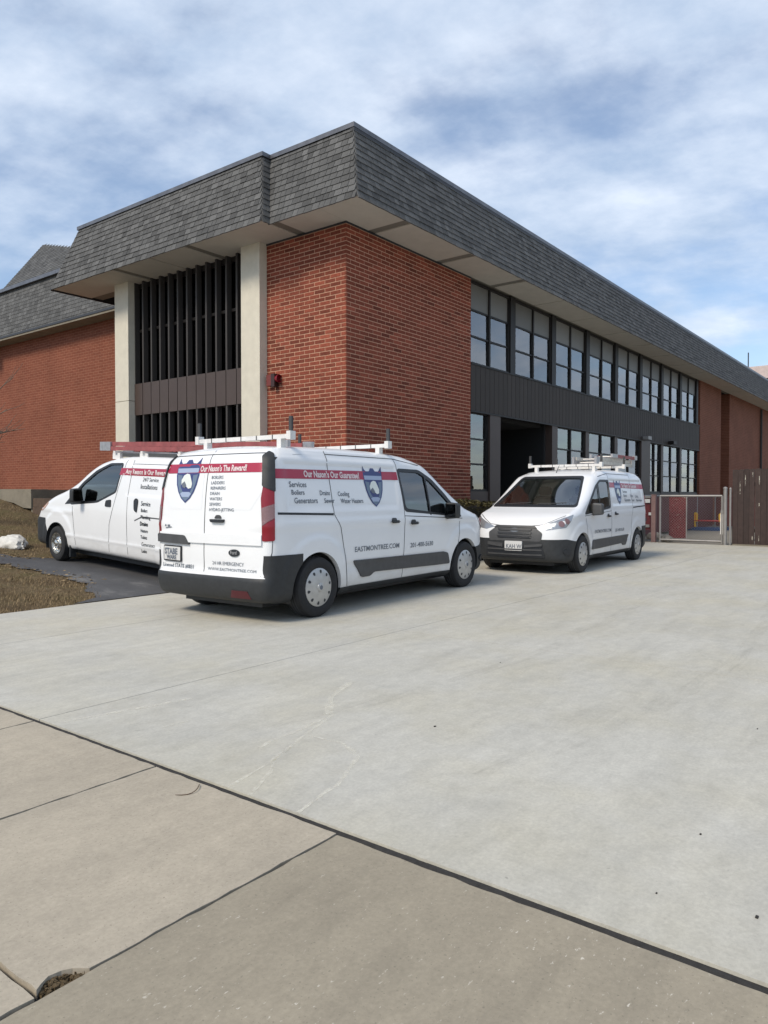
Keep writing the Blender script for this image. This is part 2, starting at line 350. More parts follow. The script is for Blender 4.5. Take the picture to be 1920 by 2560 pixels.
# ------------------------------------------------------------------ ground
def ground():
    # the far ground sheet, below everything else
    mb = MB().add([(-400, -400, -0.06), (400, -400, -0.06), (400, 400, -0.06), (-400, 400, -0.06)], [(0, 1, 2, 3)])
    struct('ground', mb, M_yard, Matrix.Identity(4))
    # lawn terrain left of the drive
    mb = MB(); us = np.concatenate([np.arange(-8.0, 4.1, 0.25), [8, 16, 30]]); vs = np.concatenate([[-0.19, -0.1], np.arange(0.1, 16, 0.25), [20, 30, 60, 120]])
    hv = [(u, v, T(u, v) - 0.012 + 0.02 * math.sin(u * 5.1 + v * 2.3) * min(1, max(0, v + 0.1) * 3) * 0.5) for u in us for v in vs]
    nv = len(vs); fs = [(i * nv + j, (i + 1) * nv + j, (i + 1) * nv + j + 1, i * nv + j + 1) for i in range(len(us) - 1) for j in range(nv - 1)]
    o = struct('lawn', mb.add(hv, fs), M_earth); smooth_mesh(o.data, 40)
    # asphalt parking strip where the left van stands
    def edge(v):
        base = np.interp(v, [-0.2, 0.1, 1.3, 2, 3, 4, 5.5, 12], [-5.35, -4.95, -4.42, -4.36, -4.38, -4.40, -4.45, -4.6])
        return base + 0.05 * math.sin(v * 7.3) + 0.035 * math.sin(v * 17.1 + 1)
    def far(v): return np.interp(v, [-0.2, 2.6, 3.4, 4.4, 6, 12], [0.2, -0.5, -2.6, -3.75, -3.95, -4.1]) + 0.05 * math.sin(v * 9.1)
    mb = MB(); vs = np.arange(-0.18, 9.0, 0.12); n = 12
    P = [(e + (f - e) * k / (n - 1), v, T(0, v) + 0.006) for v in vs for e, f in [(edge(v), far(v))] for k in range(n)]
    fs = [(i * n + k, (i + 1) * n + k, (i + 1) * n + k + 1, i * n + k + 1) for i in range(len(vs) - 1) for k in range(n - 1)]
    struct('parking_strip', mb.add(P, fs), M_asph)
    # concrete drive, poured in slabs
    base = MB().box(-8.2, 11.2, -60, -0.19, -0.05, -0.018); d = struct('driveway', base, M_joint)
    us = [-8.036, -4.35, 11.2]; vs = [-0.20, -1.96, -4.43, -60]; g = 0.0035
    for i in range(len(us) - 1):
        for j in range(len(vs) - 1):
            m = MB().box(us[i] + g, us[i + 1] - g, vs[j + 1] + g, vs[j] - g, -0.045, 0)
            m.build('concrete_slab', M_drive if (i + j) % 3 else M_drive2, d)
    # pale scuffs left on the drive
    lines = [([(-8.03, -6.14), (-7.63, -6.05), (-7.32, -5.92), (-6.88, -5.77)], .012), ([(-8.03, -6.29), (-7.78, -6.16), (-7.64, -6.04), (-7.46, -5.99)], .011),
             ([(-8.03, -6.59), (-7.81, -6.54), (-7.69, -6.52), (-7.35, -6.36), (-7.24, -6.15), (-7.27, -5.92)], .014), ([(-7.97, -4.6), (-7.67, -4.67), (-7.18, -4.79)], .02),
             ([(-7.68, -5.15), (-7.59, -5.16), (-7.5, -5.17)], .012), ([(-7.58, -5.86), (-7.45, -5.83), (-7.22, -5.82), (-6.97, -5.78)], .014),
             ([(-6.9, -5.75), (-6.6, -5.5), (-6.2, -5.35)], .03)]
    for pts, w in lines:
        q = []; 
        for a, b in zip(pts[:-1], pts[1:]):
            for k in range(6): t = k / 6; q.append((a[0] + (b[0] - a[0]) * t, a[1] + (b[1] - a[1]) * t))
        q.append(pts[-1]); m = MB(); vv = []
        for k, (u, v) in enumerate(q):
            a = q[max(k - 1, 0)]; b = q[min(k + 1, len(q) - 1)]; dx, dy = b[0] - a[0], b[1] - a[1]; l = math.hypot(dx, dy) or 1
            ww = w * (0.5 + 0.7 * random.random()); j = 0.006 * (random.random() - .5)
            vv += [(u - dy / l * ww + j, v + dx / l * ww + j, 0.0015), (u + dy / l * ww + j, v - dx / l * ww + j, 0.0015)]
        m.add(vv, [(2 * k, 2 * k + 1, 2 * k + 3, 2 * k + 2) for k in range(len(q) - 1)]).build('scuff_mark', M_scuff, d)
    for pts, w in [([(-7.4, -5.6), (-6.0, -5.9), (-4.2, -6.0), (-2.0, -5.8), (1, -5.4)], .07), ([(-7.2, -7.0), (-5.6, -7.3), (-3.8, -7.4), (-1.5, -7.2), (1.5, -6.8)], .07), ([(-6.5, -2.9), (-4.6, -2.7), (-2.8, -2.2)], .06)]:
        m = MB(); vv = []; q = [(np.interp(t, range(len(pts)), [p[0] for p in pts]), np.interp(t, range(len(pts)), [p[1] for p in pts])) for t in np.linspace(0, len(pts) - 1, 40)]
        for u, v in q: ww = w * random.uniform(.7, 1.2); vv += [(u, v + ww, 0.0025), (u, v - ww, 0.0025)]
        m.add(vv, [(2 * k, 2 * k + 1, 2 * k + 3, 2 * k + 2) for k in range(39)]).build('tyre_mark', M_tyremark, d)
    # little dark crumbs on the drive
    m = MB()
    for u, v in [(-7.2, -8.0), (-6.2, -8.5), (-5.6, -7.9), (-7.75, -8.0), (-7.7, -8.3), (-7.0, -8.9), (-5.0, -5.9), (-6.5, -9.4), (-4.9, -8.1), (-5.3, -8.3), (-6.7, -6.4)]:
        r = 0.004 + 0.004 * random.random(); m.box(u - r, u + r, v - r * .6, v + r * .6, 0.0005, r * .7)
    tag(m.build('crumbs', M_joint, d), kind='stuff')
    # pavement
    base = MB().box(-11.6, -8.0, -14, 12, -0.10, -0.028); p = struct('pavement', base, M_joint)
    def slab(u0, u1, v0, v1, m, notch=None):
        def wob(a, b, n):   # slightly uneven edge between two corners
            out = []
            for k in range(n):
                t = k / n; x = a[0] + (b[0] - a[0]) * t; y = a[1] + (b[1] - a[1]) * t; s = 0.0045 if k else 0
                out.append((x + random.uniform(-s, s), y + random.uniform(-s, s)))
            return out
        cs = [(u0, v0), (u1, v0), (u1, v1), (u0, v1)]; pts = []
        for a, b in zip(cs, cs[1:] + cs[:1]):
            seg = wob(a, b, max(6, int(math.dist(a, b) / 0.06)))
            if notch: seg = [q for q in seg if not notch(q)]
            pts += seg
            if notch and a == (u0, v0): pass
        if notch: pts = notch_pts + pts[1:] if notch_first else pts
        MB().prism(pts, -0.09, 0.0).build('paving_slab', m, p)
    g = 0.007; rows = [(-9.28, -8.075), (-10.5, -9.30)]; vs = [5.3, 4.1, 2.9, 1.7, 0.5, -0.7, -1.94, -3.19, -4.44, -5.65, -6.85]
    for ri, (u0, u1) in enumerate(rows):
        for j in range(len(vs) - 1):
            cut = ri == 0 and j == len(vs) - 2
            notch_pts = []; notch_first = cut
            if cut:
                notch_pts = [(u0 + 0.02, vs[j + 1] + 0.05), (u0 + 0.05, vs[j + 1] + 0.066), (u0 + 0.085, vs[j + 1] + 0.06), (u0 + 0.11, vs[j + 1] + 0.045), (u0 + 0.13, vs[j + 1] + 0.02), (u0 + 0.14, vs[j + 1] + g)]
                notch_pts = [(u0, vs[j + 1] + 0.035)] + notch_pts
                slab(u0 + 0, u1, vs[j + 1] + g, vs[j] - g, M_slabtan, lambda q: q[0] < u0 + 0.145 and q[1] < vs[j + 1] + 0.04)
            else: slab(u0, u1, vs[j + 1] + g, vs[j] - g, M_slabtan)
    slab(-11.6, -8.085, -9.85, -6.857, M_slabgrey); slab(-11.6, -8.085, -14, -9.87, M_slabgrey)
    # soil in the broken corner and black filler in the long joint
    m = MB()
    for k in range(160):
        u, v = -9.27 + random.random() * 0.14, -6.85 + random.random() * 0.065; r = 0.002 + random.random() * 0.005
        m.box(u - r, u + r, v - r, v + r, -0.03, -0.022 + random.random() * 0.014)
    tag(m.build('soil', M_earth, p), kind='stuff')
    m = MB(); q = np.arange(-14, 6, 0.05); vv = []
    for v in q:
        vv += [(-8.085 + random.uniform(-.004, .004), v, -0.016), (-8.055, v, -0.008 + random.uniform(-.004, .003)), (-8.030 + random.uniform(-.003, .003), v, -0.012)]
    m.add(vv, [(3 * k + a, 3 * k + a + 1, 3 * k + a + 4, 3 * k + a + 3) for k in range(len(q) - 1) for a in (0, 1)]).build('expansion_joint', M_joint, p)
    m = MB(); pts = [(-8.10 - 0.14 * t, -6.02 - 0.05 * math.sin(3 * t), 0.006 + 0.004 * math.sin(6 * t)) for t in np.linspace(0, 1, 8)]
    m.tube(pts, [0.0022] * 7 + [0.001], 5)
    o = m.build('twig', M_timber); o.matrix_world = FR; tag(o, 'thin brown twig lying beside the long black pavement joint', 'twig')
    # dormant grass blades on the near patch and on the bank
    m = MB()
    def blade(u, v, h, z):
        a = random.random() * 6.283; lean = random.random() * h * 1.2; w = 0.003 + 0.003 * random.random(); dx, dy = math.cos(a), math.sin(a)
        m.add([(u - dy * w, v + dx * w, z - .01), (u + dy * w, v - dx * w, z - .01), (u + dx * lean, v + dy * lean, z + h)], [(0, 1, 2)], random.random())
    for k in range(26000):
        v = random.random() ** 1.2 * 6.5 - 0.17; u = -8 + random.random() * (edge(v) + 0.06 - -8)
        if u > -8 and (random.random() < 0.75 or math.sin(u * 3) + math.sin(v * 4) > 0): blade(u, v, 0.014 + 0.045 * random.random() ** 2, T(u, v) - 0.012)
    for k in range(9000):
        v = 4.0 + random.random() * 8; u = far(v) + random.random() * 3.2
        blade(u, v, 0.02 + 0.04 * random.random(), T(u, v) - 0.012)
    o = m.build('dry_grass', M_straw); o.matrix_world = FR; tag(o, 'short dormant brown grass beside the drive', None, None, 'stuff')
    m = MB()
    for k in range(700):
        v = 1.0 + random.random() * 7; u = (far(v) if random.random() < .6 else edge(v)) + random.gauss(0, 0.16); s = 0.012 + random.random() * 0.03; a = random.random() * 6.28
        mt = Matrix.Translation((u, v, T(u, v) + 0.008)) @ Matrix.Rotation(a, 4, 'Z') @ Matrix.Rotation(random.uniform(-.5, .5), 4, 'X')
        m.add([mt @ Vector(p) for p in [(-s, 0, 0), (0, -s * .5, 0.004), (s, 0, 0), (0, s * .5, 0.004)]], [(0, 1, 2, 3)], random.random())
    o = m.build('dead_leaves', M_straw); o.matrix_world = FR; tag(o, 'dead leaves scattered along the asphalt edge', None, None, 'stuff')
    # yard beyond the gate
    m = MB().box(11.2, 60, -3.95, 0.2, -0.055, -0.004); struct('walkway', m, M_yard)
ground()

# ------------------------------------------------------------------ main building
Z_S, Z_T = 6.315, 7.74
BLD = thing('school_building', 'long two-storey red brick building with dark slate mansard roof and cream columns', 'building', FR)
def brick_corner():
    bh, bl, j = 0.0774, 0.262, 0.0165
    mb = MB().box(0.0, 0.3, 0.0, 2.62, -0.3, Z_S).box(0.3, 4.36, 0.0, 0.3, -0.3, Z_S)
    wall = mb.build('brick_wall', M_mortar, BLD)
    items = []                         # (distance, face, start, length, z)
    for r in range(int(Z_S / bh)):
        z = r * bh + 0.006
        if z > Z_S - .012: break
        for face, ext in (('L', 2.6), ('R', 4.36)):
            off = 0.0 if (r % 2 == 0) == (face == 'L') else -bl / 2
            s = off
            while s < ext:
                a, b = max(s, -0.008 if s < 0.01 else s), min(s + bl - j, ext)
                if s <= 0: a = -0.008
                if b - a > 0.03:
                    mid = Vector((-0.0, (a + b) / 2, z)) if face == 'L' else Vector(((a + b) / 2, 0, z))
                    seen = z > 1.95 + 0.12 * (mid.x + mid.y)
                    items.append(((mid - CAMB).length + (0 if seen else 100), face, a, b - a, z))
                s += bl
    items.sort(key=lambda x: x[0])
    meshes = {}; rest = MB()
    def shape(mb, face, a, l, z, sh, pr):
        if face == 'L': mb.box(-pr, 0.03, a, a + l, z, min(z + bh - j, Z_S if z > 1 else 9), sh)
        else: mb.box(a, a + l, -pr, 0.03, z, min(z + bh - j, Z_S if z > 1 else 9), sh)
    for i, (d, face, a, l, z) in enumerate(items):
        sh = min(1, max(0, random.gauss(0.5, 0.22))); 
        if i < 300 and z < 6.2:
            key = (face, round(l, 3), int(sh * 4)); full = z + bh - j < Z_S
            if key not in meshes:
                m = MB(); shape(m, face, 0, l, 0, (key[2] + .5) / 4, 0.006); meshes[key] = m.mesh('brick', M_brick)
            link('brick', meshes[key], wall, (random.uniform(-.0015, .0015), a, z) if face == 'L' else (a, random.uniform(-.0015, .0015), z))
        else: shape(rest, face, a, l, z, sh, 0.006 + random.uniform(-.0015, .0015))
    tag(rest.build('smaller_bricks', M_brick, wall), kind='stuff')
brick_corner()
MB().box(-.02, 0.0, -.02, 2.06, 6.275, Z_S - .008).build('wall_top_strip', M_flashdark, BLD); MB().box(0.0, 4.36, -.02, 0.0, 6.275, Z_S - .008).build('wall_top_strip', M_flashdark, BLD)  # dark strip covering the bare mortar at the wall top

SH_LEFT = [300]
def shingle_run(cands, A0, A1, B0, B1, core):
    """one slope of the mansard: bottom edge A0-A1, top edge B0-B1; fills cands with shingles"""
    A0, A1, B0, B1 = map(Vector, (A0, A1, B0, B1)); t = (A1 - A0).normalized(); sl = (B0 - A0); s = (sl - t * sl.dot(t)); S = s.length; s.normalize()
    n = t.cross(s); 
    core.add([A0, A1, B1, B0], [(0, 1, 2, 3)])
    ex = 0.126; k = 0
    basis = Matrix((t, s, n)).transposed().to_4x4()
    while k * ex < S - 0.02:
        f = min(1, (k * ex + ex * .5) / S); t0 = (B0 - A0).dot(t) * f; t1 = (A1 - A0).dot(t) + ((B1 - A1).dot(t)) * f
        x = t0 - random.random() * 0.1
        while x < t1:
            w = random.choice((0.125, 0.145, 0.165, 0.185, 0.205)); a, b = max(x, t0), min(x + w, t1)
            if b - a > 0.02:
                pos = A0 + t * a + s * (k * ex - (0.012 if k else 0.03)); h = min(0.165, S - k * ex + 0.02)
                cands.append([(pos - CAMB).length, basis, pos, b - a - 0.008, h, abs(b - a - w) < 1e-6 and h > 0.16])
            x += w
        k += 1
def fascia():
    core = MB(); c = []
    xb, yb, xl = -0.75, -0.876, -0.95          # outward reach of the bottom edges
    xt, yt, xlt = -0.33, -0.456, -0.53
    ve, vet = 8.53, 7.95; vj, vjt = 1.19, 1.61
    far = 62.0
    shingle_run(c, (xb, yb, Z_S), (far, yb, Z_S), (xt, yt, Z_T), (far, yt, Z_T), core)                # long front
    shingle_run(c, (xb, vj, Z_S), (xb, yb, Z_S), (xt, vjt, Z_T), (xt, yt, Z_T), core)                 # short front, by the corner
    shingle_run(c, (xl, vj, Z_S), (xb, vj, Z_S), (xlt, vjt, Z_T), (xt, vjt, Z_T), core)               # small return at the jog
    shingle_run(c, (xl, ve, Z_S), (xl, vj, Z_S), (xlt, vet, Z_T), (xlt, vjt, Z_T), core)              # short front, far half
    shingle_run(c, (2.5, ve, Z_S), (xl, ve, Z_S), (2.5, vet, Z_T), (xlt, vet, Z_T), core)             # end return
    core.add([(xt, yt, Z_T), (far, yt, Z_T), (far, 9, Z_T), (2.5, 9, Z_T), (2.5, vet, Z_T), (xlt, vet, Z_T), (xlt, vjt, Z_T), (xt, vjt, Z_T)], [tuple(range(8))])
    roof = core.build('mansard_roof', M_roofcore, BLD)
    c.sort(key=lambda q: q[0]); meshes = {}; rest = MB(); used = 0
    def wedge(mb, w, h, mt, sh, th):
        e = random.uniform(-.004, .004)
        vs = [(0, e, 0.001), (w, e, 0.001), (w, h, 0.001), (0, h, 0.001), (0, e, th), (w, e, th), (w, h, 0.004), (0, h, 0.004)]
        mb.add([mt @ Vector(p) for p in vs], [(0, 1, 5, 4), (1, 2, 6, 5), (3, 0, 4, 7), (4, 5, 6, 7)], sh)
    for d, basis, pos, w, h, full in c:
        sh = min(1, max(0, random.gauss(0.5, 0.24))); mt = Matrix.Translation(pos) @ basis
        if full and used < 300:
            key = (round(w, 3), int(sh * 5)); used += 1
            if key not in meshes:
                m = MB(); wedge(m, w, h, Matrix.Identity(4), (key[1] + .5) / 5, 0.022); meshes[key] = m.mesh('shingle', M_shingle)
            o = link('shingle', meshes[key], roof); o.matrix_local = mt @ Matrix.Rotation(random.uniform(-.012, .012), 4, 'Z')
        else: wedge(rest, w, h, mt @ Matrix.Rotation(random.uniform(-.012, .012), 4, 'Z'), sh, 0.018 + random.random() * .008)
    tag(rest.build('smaller_shingles', M_shingle, roof), kind='stuff')
    # metal edge along the top
    m = MB(); e = 0.05
    path = [(2.5, vet + e), (xlt - e, vet + e), (xlt - e, vjt - e), (xt - e, vjt - e), (xt - e, yt - e), (far, yt - e)]
    inn = [(2.5, vet - .1), (xlt + .1, vet - .1), (xlt + .1, vjt + .12), (xt + .1, vjt + .12), (xt + .1, yt + .1), (far, yt + .1)]
    vs = []
    for (a, b), (c2, d2) in zip(path, inn): vs += [(a, b, Z_T - 0.03), (a, b, Z_T + 0.05), (c2, d2, Z_T + 0.06)]
    m.add(vs, [(3 * k + a, 3 * k + 3 + a, 3 * k + 4 + a, 3 * k + 1 + a) for k in range(5) for a in (0, 1)]).build('roof_edge_flashing', M_flash, BLD)
    m = MB().box(xt - .04, far, yt - .045, yt + .05, Z_T - .10, Z_T - .032); m.build('drip_edge', M_flashdark, BLD)
    # soffit: vent strips above, panels below them
    s = MB(); s.box(-0.72, far, -0.85, 0.2, Z_S + 0.012, Z_S + 0.05).box(-0.92, 0.4, 1.2, 8.5, Z_S + 0.0125, Z_S + 0.049).box(-0.72, 0.4, 0.2, 1.2, Z_S + 0.0121, Z_S + 0.0495)
    so = s.build('soffit', M_soffjoint, BLD)
    us = [0.62 + 2.3 * k for k in range(0, 27)]; z0, z1 = Z_S - 0.006, Z_S + 0.011
    def pan(x0, x1, y0, y1): MB().box(x0, x1, y0, y1, z0, z1, random.random()).build('soffit_panel', M_soffit, so)
    pan(-0.735, 0.62, -0.861, -0.006); pan(-0.735, -0.006, 0.0, 1.0)
    for k in range(len(us) - 1): pan(us[k] + (0.22 if k < 3 else 0.05), us[k + 1], -0.861, -0.012)
    lv = [1.22, 3.55, 3.78, 5.2, 5.4, 6.9, 7.1, 8.50]
    pan(-0.93, 0.09, 1.22, 3.3); pan(-0.93, 0.09, 3.5, 4.6); pan(-0.93, 0.09, 4.65, 5.8); pan(-0.93, 0.09, 6.0, 8.5)
    # eave edge strip along the bottom of the shingles
    m = MB().box(-0.69, far, yb - .004, yb + 0.02, Z_S - 0.014, Z_S + 0.002).box(xl - .004, xl + .02, vj + .05, ve, Z_S - 0.014, Z_S + 0.002).box(xb - .004, xb + .02, yb + .06, vj, Z_S - 0.0145, Z_S + 0.0015)
    m.build('eave_strip', M_soffit, BLD)
    m = MB().box(xl - .004, 2.5, ve, ve + .03, Z_S - 0.035, Z_S + 0.03); m.build('end_eave_trim', M_flashdark, BLD)
fascia()

def columns():
    for v0, v1 in ((2.06, 2.60), (6.49, 7.03)):
        m = MB().box(-0.20, 0.45, v0, v1, -0.3, 3.55).box(-0.20, 0.45, v0, v1, 3.562, Z_S + .005) if v0 > 4 else MB().box(-0.20, 0.45, v0, v1, -0.3, Z_S + .005)
        m.build('column', M_cream, BLD)
columns()

def curtain_wall():
    v0, v1 = 2.60, 6.49; n = 12; w = (v1 - v0) / n
    fr = MB().box(0.09, 0.16, v0, v1, 6.2, Z_S).box(0.09, 0.16, v0, v1, 5.18, 5.24).box(0.09, 0.16, v0, v1, 0.2, 0.8)
    for k in range(n + 1): fr.box(0.09, 0.16, v0 + k * w - .012, v0 + k * w + .012, 0.8, 6.2)
    cw = fr.build('curtain_wall', M_frame, BLD)
    for k in range(n + 1):
        v = v0 + k * w; m = MB().box(-0.03, 0.092, v - 0.026, v + 0.026, 0.3, Z_S); m.build('fin', M_fin, cw)
    for k in range(n):
        a, b = v0 + k * w + .013, v0 + (k + 1) * w - .013
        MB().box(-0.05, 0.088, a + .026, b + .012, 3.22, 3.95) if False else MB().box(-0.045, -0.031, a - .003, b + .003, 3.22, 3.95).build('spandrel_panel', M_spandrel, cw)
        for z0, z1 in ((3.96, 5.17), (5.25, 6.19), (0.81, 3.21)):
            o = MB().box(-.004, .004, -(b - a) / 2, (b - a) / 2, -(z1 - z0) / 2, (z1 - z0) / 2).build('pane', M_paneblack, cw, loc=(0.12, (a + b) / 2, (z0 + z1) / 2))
            o.rotation_euler = (0, random.gauss(0, .004), random.gauss(0, .006))
    # drawn curtains and the dim room behind
    m = MB(); vv = []; q = np.arange(v0 + .1, v1 - .1, 0.04)
    for v in q: x = 0.5 + 0.05 * math.sin(v * 40) + .03 * math.sin(v * 13); vv += [(x, v, 0.3), (x, v, 6.2)]
    m.add(vv, [(2 * k, 2 * k + 2, 2 * k + 3, 2 * k + 1) for k in range(len(q) - 1)], 0.2).build('curtain', M_curtain, cw)
curtain_wall()

def masses():
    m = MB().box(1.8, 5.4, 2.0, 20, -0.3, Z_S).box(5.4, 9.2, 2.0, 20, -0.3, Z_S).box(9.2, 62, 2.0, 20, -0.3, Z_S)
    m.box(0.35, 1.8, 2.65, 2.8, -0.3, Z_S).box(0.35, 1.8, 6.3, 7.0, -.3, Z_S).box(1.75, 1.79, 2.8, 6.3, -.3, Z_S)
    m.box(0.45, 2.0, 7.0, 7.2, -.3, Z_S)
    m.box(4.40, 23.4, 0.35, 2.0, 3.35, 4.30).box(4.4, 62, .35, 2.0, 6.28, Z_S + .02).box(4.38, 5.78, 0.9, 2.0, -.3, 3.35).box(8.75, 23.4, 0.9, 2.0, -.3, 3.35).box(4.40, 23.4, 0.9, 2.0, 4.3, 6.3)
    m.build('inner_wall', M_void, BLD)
    # brick pier, recess and the long brick wall beyond
    m = MB().box(23.5, 27.1, -0.03, 0.6, -0.3, Z_S); m.build('brick_pier', M_brickR, BLD)
    m = MB().box(28.9, 62, -0.0, 0.6, -0.3, Z_S); m.build('rear_brick_wall', M_brickR, BLD)
    m = MB().box(27.1, 28.9, 0.5, 0.55, 2.6, 4.6).box(27.1, 28.9, 0.52, .56, 4.6, Z_S); m.build('recess_panel', M_spandrel, BLD)
    m = MB().box(27.1, 28.9, 0.45, 0.5, -.3, 2.5); m.build('recess_door', M_door, BLD)
    m = MB().tube([(36, -0.09, 0.1), (36, -0.09, 6.2)], 0.06, 10); m.build('downpipe', M_fin, BLD)
masses()

def window(u0, u1, z0, z1, rows, kind, post=0.13, bare=False):
    """one bay: dark frame with mullions, panes and what hangs behind them"""
    f = MB(); y0, y1 = 0.05, 0.16; mu = (u0 + u1) / 2; t = 0.03
    single = u1 - u0 < 1.2
    f.box(u0, u1, y0, y1, z0, z0 + .05).box(u0, u1, y0, y1, z1 - .05, z1)
    f.box(u0, u0 + .05, y0, y1, z0 + .05, z1 - .05).box(u1 - .05, u1, y0 - 0, y1, z0 + .05, z1 - .05)
    cols = [(u0 + .05, u1 - .05)] if single else [(u0 + .05, mu - t), (mu + t, u1 - .05)]
    if not single: f.box(mu - t, mu + t, y0, y1, z0 + .05, z1 - .05)
    hs = [z0 + .05 + (z1 - z0 - .1) * k / rows for k in range(rows + 1)]
    for k in range(1, rows):
        for a, b in cols: f.box(a, b, y0 + .02, y1 - .02, hs[k] - .02, hs[k] + .02)
    wo = f.build('window', M_frame, BLD)
    for ci, (a, b) in enumerate(cols):
        for k in range(rows):
            za, zb = hs[k] + (.02 if k else 0), hs[k + 1] - (.02 if k < rows - 1 else 0)
            if kind == 'up' and k == rows - 1:
                MB().box(a, b, 0.09, 0.12, za, zb, random.random()).build('transom_panel', M_transom, wo); continue
            o = MB().box(-(b - a) / 2, (b - a) / 2, -.004, .004, -(zb - za) / 2, (zb - za) / 2).build('pane', M_pane, wo, loc=((a + b) / 2, 0.10, (za + zb) / 2))
            o.rotation_euler = (random.gauss(0, .006), 0, random.gauss(0, .008))
        if kind == 'up' and not bare:
            low = random.choice((0, 0, 0, 0, 0, 0.28, 0.5)); MB().box(a, b, 0.20, 0.206, hs[0] + low, hs[rows - 1], random.random()).build('blind', M_blind, wo)
        elif kind == 'blind': MB().box(a, b, 0.20, 0.206, hs[0], hs[2] + random.random() * .3, random.random()).build('blind', M_blind, wo)
        elif kind == 'curtain':
            q = np.linspace(a, b - random.random() * .2, 16); vv = []
            for u in q: y = 0.3 + 0.03 * math.sin(u * 38); vv += [(u, y, hs[0]), (u, y, hs[-1])]
            MB().add(vv, [(2 * i, 2 * i + 2, 2 * i + 3, 2 * i + 1) for i in range(15)], random.random()).build('curtain', M_curtain, wo)
    return wo
def long_front():
    seps = [4.36] + [6.42 + 2.4 * k for k in range(8)]
    fr = MB()
    for k in range(8):
        a = seps[k] + (0.0 if k == 0 else 0.16); b = seps[k + 1] - 0.10
        window(a, b, 4.37, 6.28, 3, 'up', bare=(k == 2))
        MB().box(b, b + 0.26, 0.02, 0.17, 4.37, 6.30).build('window_post', M_frame, BLD)
    # ground floor
    window(4.36, 5.27, 1.44, 3.29, 3, 'blind')
    window(9.06, 11.10, 1.44, 3.29, 3, 'none'); window(11.36, 13.5, 1.44, 3.29, 3, 'none'); window(13.76, 16.0, 1.44, 3.29, 3, 'curtain')
    window(16.95, 18.35, 1.44, 3.29, 3, 'curtain'); window(18.6, 20.75, 1.44, 3.29, 3, 'curtain'); window(21.0, 23.4, 1.44, 3.29, 3, 'curtain')
    for q in ((5.27, 5.78, 0.0, 0.2, 0, 3.3), (8.71, 9.06, 0.0, 0.2, 0, 3.3), (11.1, 11.36, 0.02, 0.2, 0, 3.3), (13.5, 13.76, 0.02, 0.2, 0, 3.3), (16.0, 16.95, -0.02, 0.2, 0, 3.3), (18.35, 18.6, 0.02, 0.2, 0, 3.3), (20.75, 21.0, 0.02, .2, 0, 3.3)): MB().box(*q).build('ground_floor_post', M_spandrel, BLD)
    for a, b in ((4.36, 5.27), (9.06, 11.1), (11.36, 13.5), (13.76, 16.0), (16.95, 18.35), (18.6, 20.75), (21.0, 23.4)): MB().box(a, b, 0.03, 0.3, 0, 1.44).build('sill_panel', M_spandrel, BLD)
    # ribbed dark band between the storeys
    back = MB().box(4.36, 23.5, 0.02, 0.34, 3.30, 4.36).build('metal_band', M_frame, BLD)
    u = 4.365; w = 0.2175; me = {}
    while u + w < 23.52:
        k = random.randrange(3)
        if k not in me: me[k] = MB().box(0, w - 0.012, -0.012, 0.022, 3.305, 4.345, (k + .5) / 3).mesh('ribbed_panel', M_panel)
        link('ribbed_panel', me[k], back, (u, 0, 0)); u += w
    MB().box(4.36, 23.5, -0.02, 0.01, 3.262, 3.30).build('band_trim', M_frame, BLD); MB().box(4.36, 23.5, -0.03, 0.04, 4.346, 4.372).build('window_sill', M_frame, BLD)
    # entrance recess
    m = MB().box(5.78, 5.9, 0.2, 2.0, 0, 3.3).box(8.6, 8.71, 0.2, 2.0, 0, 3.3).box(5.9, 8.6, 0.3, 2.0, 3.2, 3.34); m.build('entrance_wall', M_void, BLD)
    d = MB().box(7.3, 8.45, 1.9, 1.95, 0, 2.9).box(6.0, 7.15, 1.9, 1.95, 0, 2.9); d = d.build('entrance_door', M_door, BLD)
    for a, b in ((6.25, 6.6), (7.45, 7.75)): MB().box(a, b, 1.87, 1.895, 1.2, 2.6).build('door_glass', M_paneblack, d)
    for u in (6.95, 7.5): MB().tube([(u, 1.82, 1.0), (u, 1.82, 2.4)], 0.02, 8).build('door_handle', M_galv, d)
    MB().box(6.3, 6.62, 1.84, 1.862, 2.0, 2.5).build('door_notice', M_plate, d)
    # small floodlights under the band
    for u in (16.1, 19.1):
        MB().box(u, u + .38, -0.22, -0.021, 3.32, 3.44).build('flood_lamp', M_galv if u < 17 else M_frame, BLD)
long_front()

bell = thing('alarm_bell', 'small dark red alarm box on the brick wall beside the right cream column', 'alarm box', FR @ Matrix.Translation((0, 1.86, 3.6)))
MB().box(-0.10, -0.01, -0.02, 0.12, -0.10, 0.11).build('bell_box', M_bell, bell); MB().box(-0.13, -0.012, -0.13, -0.035, -0.13, 0.12).build('horn', M_door, bell); MB().lathe([(0.0, .09), (.06, .08), (.08, .02), (.08, 0)], 16, 'y', (-0.07, -.215, 0.02)).build('strobe', M_redlens, bell)

